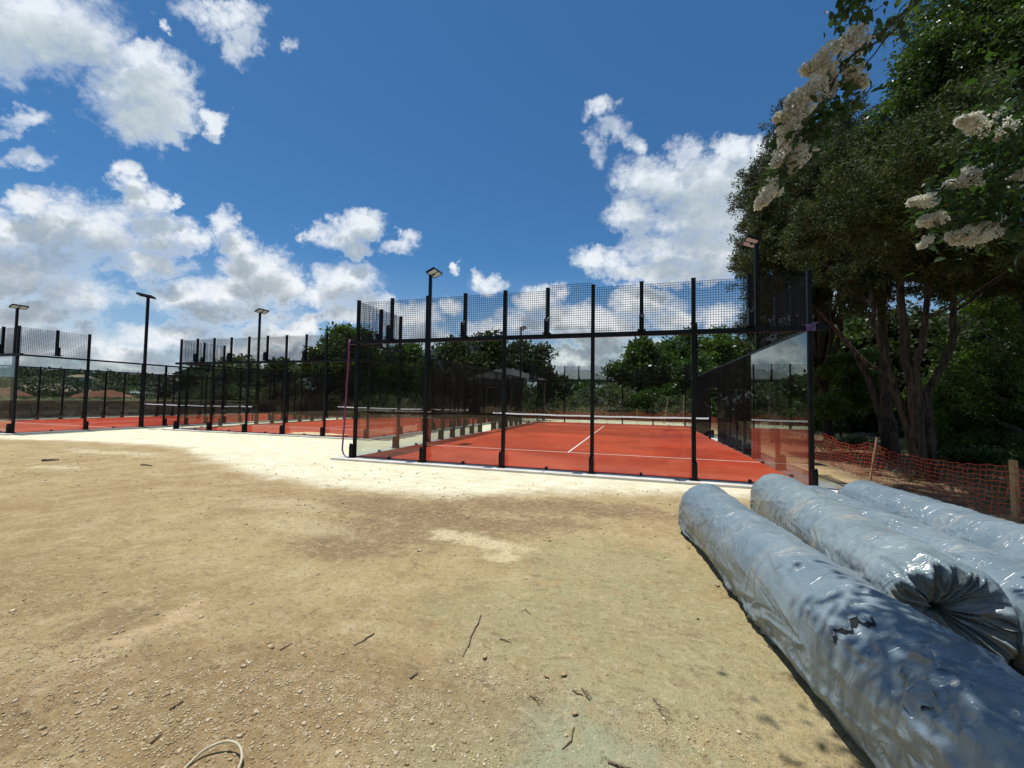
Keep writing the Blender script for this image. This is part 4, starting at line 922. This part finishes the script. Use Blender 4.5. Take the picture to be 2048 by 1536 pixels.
# weeds and grass beyond the courts and under the trees
def grass():
    rgn=np.random.default_rng(8); C=[]
    for _ in range(2600):
        x=rgn.uniform(-26,13); y=rgn.uniform(26.5,34); C.append((x,y))
    for _ in range(1500):
        x=rgn.uniform(12.2,26); y=rgn.uniform(-6,24); C.append((x,y))
    for _ in range(900):
        x=rgn.uniform(-50,-28.6); y=rgn.uniform(-5,44); C.append((x,y))
    C=np.array(C); Z=gh(C[:,0],C[:,1]); C=np.column_stack([C,Z+.03])
    V,F=leaf_quads(C,np.full(len(C),.16),14,.26,.02,5,up=1.3,flat=.25)
    tag(link('grass',npmesh('grass',V,F,M['scrub'])),kind='stuff')
grass()
# ---------------------------------------------------------------- crape myrtle reaching in from the right
def crape_myrtle():
    base=np.array([10.9,-8.6,float(gh(10.9,-8.6))]); root=empty('crape_myrtle_tree',tuple(base),0,'white flowering crape myrtle whose panicles hang in from the top right, close to the camera','tree')
    rgn=np.random.default_rng(3); mb=MB(); anchor=[]
    hub=np.array([9.9,-8.0,3.1]); hub2=np.array([9.3,-7.6,4.4])
    limb(mb,base-np.array([0,0,.2]),hub,.07,.05,rgn,8,.05,8); limb(mb,hub,hub2,.045,.03,rgn,6,.06,8); limb(mb,base+np.array([.2,.15,-.2]),hub2+np.array([1,.6,-.2]),.06,.03,rgn,8,.05,8)
    def spray(pts,r0=.011):
        pts=[np.array(p,float) for p in pts]; fine=[]
        for a,b in zip(pts[:-1],pts[1:]):
            for k in range(5): fine.append(a+(b-a)*k/5+rgn.normal(0,.006,3))
        fine.append(pts[-1]); n=len(fine)-1; mb.tube(fine,[r0*(1-.75*k/n) for k in range(n+1)],6); return fine
    pan=[]; lv=[]
    # branch hanging along the left outline of the trees
    chain=[(1905,-60,2.55),(1830,0,2.5),(1770,60,2.45),(1700,110,2.4),(1650,190,2.4),(1600,260,2.4),(1570,330,2.4),(1540,385,2.4)]
    f=spray([hub2]+[at(*c) for c in chain],.013); lv+=[(p,2) for p in f[6:14]]+[(p,4) for p in f[14:]]
    f=spray([at(1860,-60,2.5),at(1790,60,2.5),at(1720,140,2.45),at(1690,190,2.45)],.007); lv+=[(p,1) for p in f]
    for (px,py,ax,ay,l,d) in ((1700,82,-1,.35,.22,2.4),(1640,125,-1,.5,.24,2.4),(1712,150,.5,.6,.17,2.4),(1610,190,-1,.6,.26,2.4),(1585,225,-1,.4,.22,2.4),(1575,262,-.4,1,.20,2.4),(1595,318,-.5,.9,.17,2.4),(1562,312,-.6,.8,.15,2.4),(1532,392,-.8,1.,.17,2.4),(1655,160,.2,1,.2,2.45)):
        pan.append((at(px,py,d),CR*ax-CU*ay,l))
    # sprays from the right edge
    for ch in (((2140,200,2.5),(2050,240,2.5),(1960,245,2.5)),((2150,300,2.5),(2060,320,2.5),(1950,350,2.5),(1850,395,2.5)),((2150,420,2.5),(2050,445,2.5),(1930,470,2.5)),((2050,445,2.5),(1950,440,2.5),(1870,440,2.5)),((2130,250,2.5),(2080,240,2.5),(2020,265,2.5))):
        f=spray([hub]+[at(*c) for c in ch],.010); lv+=[(p,5) for p in f[5:]]
    for (px,py,ax,ay,l,d) in ((1945,245,-1,-.1,.23,2.5),(2010,262,-.3,.3,.16,2.5),(1925,360,-1,.35,.24,2.5),(1842,402,-1,.15,.17,2.5),(1860,440,-1,.3,.16,2.5),(1930,472,-1,.05,.26,2.5),(1965,462,-.6,.2,.24,2.5),(1850,485,-.4,.3,.10,2.5),(2040,350,-1,.4,.12,2.5)):
        pan.append((at(px,py,d),CR*ax-CU*ay,l*.86))
    # canopy overhead, outside the frame, whose shade dapples the near rolls
    over=[]
    for k in range(34):
        e=np.array([6.98+1.45*rgn.uniform(),-6.15-1.9*rgn.uniform(),4.95+.5*rgn.uniform()])+np.array([.0,0,0])
        f=spray([hub2,(hub2+e)/2+np.array([0,0,.3]),e],.012); lv+=[(p,6) for p in f[5:]]; over.append(e)
        if k%4==0: pan.append((e+np.array([0,0,.08]),np.array([-.6,.1,.6]),.22))
    for k in range(14):
        e=np.array([7.7+1.5*rgn.uniform(),-6.9-1.4*rgn.uniform(),4.9+.5*rgn.uniform()]); f=spray([hub2,e],.010); lv+=[(p,6) for p in f[3:]]; over.append(e)
    me=mb.mesh('branches',M['barkg'],True); me.transform(Matrix.Translation(-Vector(base))); link('branches',me,root)
    # leaves: ovate, folded along the midrib, in pairs
    Vs=[];Fs=[]; b=0
    def leaf(p,d,up,l):
        nonlocal b
        d=d/np.linalg.norm(d); s=np.cross(d,up); s/=np.linalg.norm(s)+1e-9; n=np.cross(s,d); w=l*.30
        P=[p,p+d*l*.28+s*w*.85+n*w*.25,p+d*l*.62+s*w*.8+n*w*.2,p+d*l-n*l*.08,p+d*l*.62-s*w*.8+n*w*.2,p+d*l*.28-s*w*.85+n*w*.25,p+d*l*.5]
        Vs.extend(P); Fs.extend([(b,b+1,b+6),(b+1,b+2,b+6),(b+2,b+3,b+6),(b+3,b+4,b+6),(b+4,b+5,b+6),(b+5,b,b+6)]); b+=7
    for p,k in lv:
        for _ in range(k):
            d=rgn.normal(0,1,3); d[2]-=.4; leaf(p+rgn.normal(0,.045,3),d,rgn.normal(0,.4,3)+np.array([0,0,1.]),rgn.uniform(.045,.085))
    for e in over:
        for _ in range(340):
            d=rgn.normal(0,1,3); leaf(e+rgn.normal(0,1,3)*np.array([.30,.26,.12]),d,rgn.normal(0,.4,3)+np.array([0,0,1.]),rgn.uniform(.05,.09))
    # leaf clusters among the flowers
    for (px,py,d,n,s) in ((1700,25,2.5,60,.055),(1735,20,2.5,50,.06),(1690,165,2.5,45,.06),(1645,240,2.5,100,.07),(1660,215,2.5,70,.06),(1610,285,2.5,60,.06),(1565,350,2.5,60,.05),(1550,290,2.5,20,.05),(1960,400,2.6,160,.12),(1900,440,2.6,120,.10),(2010,330,2.6,100,.12),(2020,430,2.6,160,.13),(1990,300,2.6,80,.1),(1880,405,2.6,60,.06),(2040,180,2.7,120,.14)):
        c=at(px,py,d)
        for _ in range(n):
            dd=rgn.normal(0,1,3); leaf(c+rgn.normal(0,s,3),dd,rgn.normal(0,.4,3)+np.array([0,0,1.]),rgn.uniform(.04,.075))
    V=np.array(Vs)-base; me=npmesh('leaves',V,np.array(Fs),M['myrtle']); link('leaves',me,root)
    # flower panicles: cones of crinkled florets
    for (p,ax,l) in pan:
        ax=ax/np.linalg.norm(ax); n=int(170*(l/.2)**1.7); s0=np.cross(ax,[0.2,.1,1.]); s0/=np.linalg.norm(s0); s1_=np.cross(ax,s0)
        q=rgn.uniform(0,1,n)**.75; th=rgn.uniform(0,6.283,n); rr=l*.29*(1-q)**.55*(.55+.45*rgn.uniform(0,1,n)**.4)*(1+.35*np.sin(th*3+q*7+l*50))
        C=p+ax*(q[:,None]-.5)*l+s0*(rr*np.cos(th))[:,None]+s1_*(rr*np.sin(th))[:,None]
        V,F=leaf_quads(C,np.full(n,.011),9,.013,.015,int(abs(p[0]*1000))%9999,flat=1.,up=.1,shell=True)
        link('flower_panicle',npmesh('flower_panicle',V-base,F,M['petal']),root)
crape_myrtle()
# ---------------------------------------------------------------- shelters and walls beyond
def hip_roof(cx,cy_,L,W,z0,h,ridge,rot,mt,eave=.12,seams=.42):
    mb=MB(); a,b,r=L/2,W/2,ridge/2
    V=[(-a,-b,0),(a,-b,0),(a,b,0),(-a,b,0),(-r,0,h),(r,0,h)]; mb.add(V,[(0,1,5,4),(1,2,5),(2,3,4,5),(3,0,4)])
    mb.box(-a,a,-b,b,-eave,-.003)
    n=int(L/seams)
    for k in range(1,n):          # standing seams
        x=-a+L*k/n
        for s in (-1,1):
            q=1. if abs(x)<r else (a-abs(x))/(a-r); p0=np.array([x,s*b,.0]); p1=np.array([x,s*b*(1-q),h*q])
            mb.tube([p0+[0,0,.03],p1+[0,0,.03]],.025,4)
    for s in (-1,1):
        n=int(W/seams)
        for k in range(1,n):
            y=-b+W*k/n; q=1-abs(y)/b; mb.tube([np.array([s*a,y,.03]),np.array([s*(a-(a-r)*q),y,h*q+.03])],.025,4)
    return mb.mesh('roof',mt)
g=at(1008,760,33.5); root=empty('gazebo',(g[0],g[1],float(gh(g[0],g[1]))),-.45,'dark gazebo with hipped grey metal roof seen over the left mesh wall','gazebo')
gz=root.location.z; zt=at(1008,761,33.5)[2]-gz
link('roof',hip_roof(0,0,6.0,4.4,0,.95,1.8,0,M['roofgrey']),root,(0,0,zt))
for sx in (-2.7,0,2.7):
    for sy in (-1.9,1.9): link('post',MB().box(sx-.08,sx+.08,sy-.08,sy+.08,0,zt-.12).mesh('post',M['trim']),root)
link('beam',MB().box(-2.8,2.8,-2.0,-1.85,zt-.4,zt-.125).box(-2.8,2.8,1.85,2.0,zt-.4,zt-.125).mesh('beam',M['trim']),root)
g=at(1155,762,60.); root=empty('pavilion',(g[0],g[1],float(gh(g[0],g[1]))),-.30,'raised open pavilion with pale ribbed metal roof and white railings beyond the court','pavilion')
gz=root.location.z; zt=g[2]-gz; zd=at(1155,797,60.)[2]-gz
link('roof',hip_roof(0,0,9.0,7.,0,1.5,3.0,0,M['roofwhite'],.32,.5),root,(0,0,zt+.1))
for sx in (-4,-2,0,2,4):
    for sy in (-3,3): link('post',MB().box(sx-.07,sx+.07,sy-.07,sy+.07,0,zt-.2).mesh('post',M['trim']),root)
link('fascia',MB().box(-4.4,4.4,-3.45,-3.3,zt-.45,zt-.22).box(-4.4,4.4,3.3,3.45,zt-.45,zt-.22).mesh('fascia',M['trim']),root)
link('deck',MB().box(-4.3,4.3,-3.3,3.3,zd-.25,zd).mesh('deck',M['trim']),root)
for sy in (-3.12,3.12):
    mb=MB()
    for k in range(4): mb.box(-4,4,sy-.03,sy+.03,zd+.25+k*.25,zd+.37+k*.25)
    link('railing',mb.mesh('railing',M['whitep']),root)
# terraced stone wall left of the leftmost court
def stone_wall():
    root=empty('stone_retaining_wall',(-28.0,10.,0.),0,'low grey stone retaining wall beyond the leftmost court','wall'); rr=random.Random(4)
    m,T,o=mat('grey_stone_wall'); P=pos(T); w=T.n('ShaderNodeTexWhiteNoise'); T.put(w.inputs[0],T.v('SNAP',T.v('ADD',P,(.1,.13,.0)),(2.,.55,.22)))
    c=T.mix(w.outputs[0],(.09,.082,.07,1),(.20,.185,.155,1)); c=T.mix(T.ss(T.noise(P,9.,5,.6),.5,.8,0,.5),c,(.28,.26,.21,1)); pbsdf(T,o,c,.95,0,.1,bump(T,T.noise(P,14.,4,.6),.5,.03))
    mb=MB(); z=-.1; row=0
    while z<1.02:
        y=-42.+rr.uniform(0,.3); h=.2+rr.uniform(-.02,.02)
        while y<38.:
            l=rr.uniform(.4,.9); d=rr.uniform(0,.05); mb.box(-.02-d,.32+d,y+.012,y+l-.012,z+.008,z+h-.008); y+=l
        z+=h; row+=1
    mb.box(.0,.26,-42,38,-.3,.98); link('stonework',mb.mesh('stones',m),root)
    mb=MB(); y=-42.
    while y<38.: l=rr.uniform(.8,1.3); mb.box(-.06,.40,y+.008,y+l-.008,1.02,1.09+rr.uniform(0,.02)); y+=l
    link('coping',mb.mesh('coping',M['stucco']),root)
stone_wall()
def mound(name,px,py,dep,rx,ry,h,mt,label,seed,cat='mound'):
    p=at(px,py,dep); z0=float(gh(p[0],p[1]))-.3; n=40; u=np.linspace(-1.25,1.25,n); X,Y=np.meshgrid(u,u); r=np.hypot(X,Y)
    Z=h*np.clip(1-r*r,-.1,1)*(.45+1.0*fbm(X*3.2,Y*3.2,0,5,seed,.6)); V=np.stack([X*rx,Y*ry,Z],-1).reshape(-1,3)
    i=np.arange(n*(n-1)).reshape(n-1,n)[:,:-1].ravel(); F=np.stack([i,i+1,i+1+n,i+n],-1)
    return tag(link(name,npmesh(name,V,F,mt,True),None,(p[0],p[1],z0+.2)),label,cat,'piles of red soil')
def zrow(py,px,dep): return at(px,py,dep)[2]
for (px,pt,pbm,wd,dep,lab,sd) in ((2,772,800,60,48,'pile of red soil at the left edge beyond the stone wall',1),(205,778,800,70,52,'pile of red soil beyond the stone wall, seen between leftmost court posts',2)):
    p=at(px,790,dep); g0=float(gh(p[0],p[1])); h=(zrow(pt,px,dep)-g0); mound('soil_pile',px,790,dep,wd*1.2*dep/FOC,2.5,h*.8+.1,M['redsoil'],lab,sd)
def house(px,py_eave,py_ridge,wpx,dep,label,seed,roofm,wallm):
    p=at(px,py_eave,dep); z=float(gh(p[0],p[1])); r=empty('house',(p[0],p[1],z),.6,label,'house','houses on the hillside')
    L=wpx*dep/FOC; ze=max(p[2]-z,2.); h=at(px,py_ridge,dep)[2]-p[2]
    link('wall',MB().box(-L/2+.5,L/2-.5,-4,4,-2,ze).mesh('wall',wallm),r); link('roof',hip_roof(0,0,L+.6,9.5,0,h,L*.35,0,roofm,.2,3.),r,(0,0,ze+.15))
    for k in range(4):
        x=-L/2+L*(k+.5)/4; link('window',MB().box(x-.6,x+.6,-4.06,-3.98,ze-1.9,ze-.7).mesh('window',M['core']),r)
house(95,795,780,110,75,'low house with broad tan roof beyond the stone wall',1,M['rooftan'],M['stucco'])
house(160,757,751,26,170,'small pale house on the wooded hill, left of the leftmost court post',2,M['rooftan'],M['whitep'])
house(275,788,784,30,110,'pale roofed house low on the hillside behind the tallest floodlight pole',3,M['roofwhite'],M['whitep'])
# dark windscreen fence behind the junipers and the light road strip
a=at(1705,880,24.); b=at(1830,880,22.)
def panel_fence(a,b,h,label):
    z=float(gh((a[0]+b[0])/2,(a[1]+b[1])/2)); r=empty('screen_fence',(a[0],a[1],z),math.atan2(b[1]-a[1],b[0]-a[0]),label,'fence'); L=math.hypot(b[0]-a[0],b[1]-a[1]); n=4
    for k in range(n+1): link('post',MB().tube([(L*k/n,0,-.2),(L*k/n,0,h+.1)],.035,8).mesh('post',M['steel']),r)
    mb=MB(); N=60
    for s in (0,):
        V=[(L*k/N,.05+.03*math.sin(k*1.9),z_) for k in range(N+1) for z_ in (.05,h)]; mb.add(V,[(2*k,2*k+1,2*k+3,2*k+2) for k in range(N)])
    o=link('screen_cloth',mb.mesh('screen_cloth',M['screen'],True),r); o.modifiers.new('t','SOLIDIFY').thickness=.004
panel_fence(a,b,1.7,'dark green screened fence glimpsed behind the juniper trunks')
q=[at(1640,888,21),at(2080,905,17.5),at(2080,893,20.),at(1640,878,25)]
zz=max(float(gh(p[0],p[1])) for p in q)+.06
tag(link('road',MB().prism([(p[0],p[1]) for p in q],zz-.25,zz).mesh('road',M['concrete'])),kind='structure')
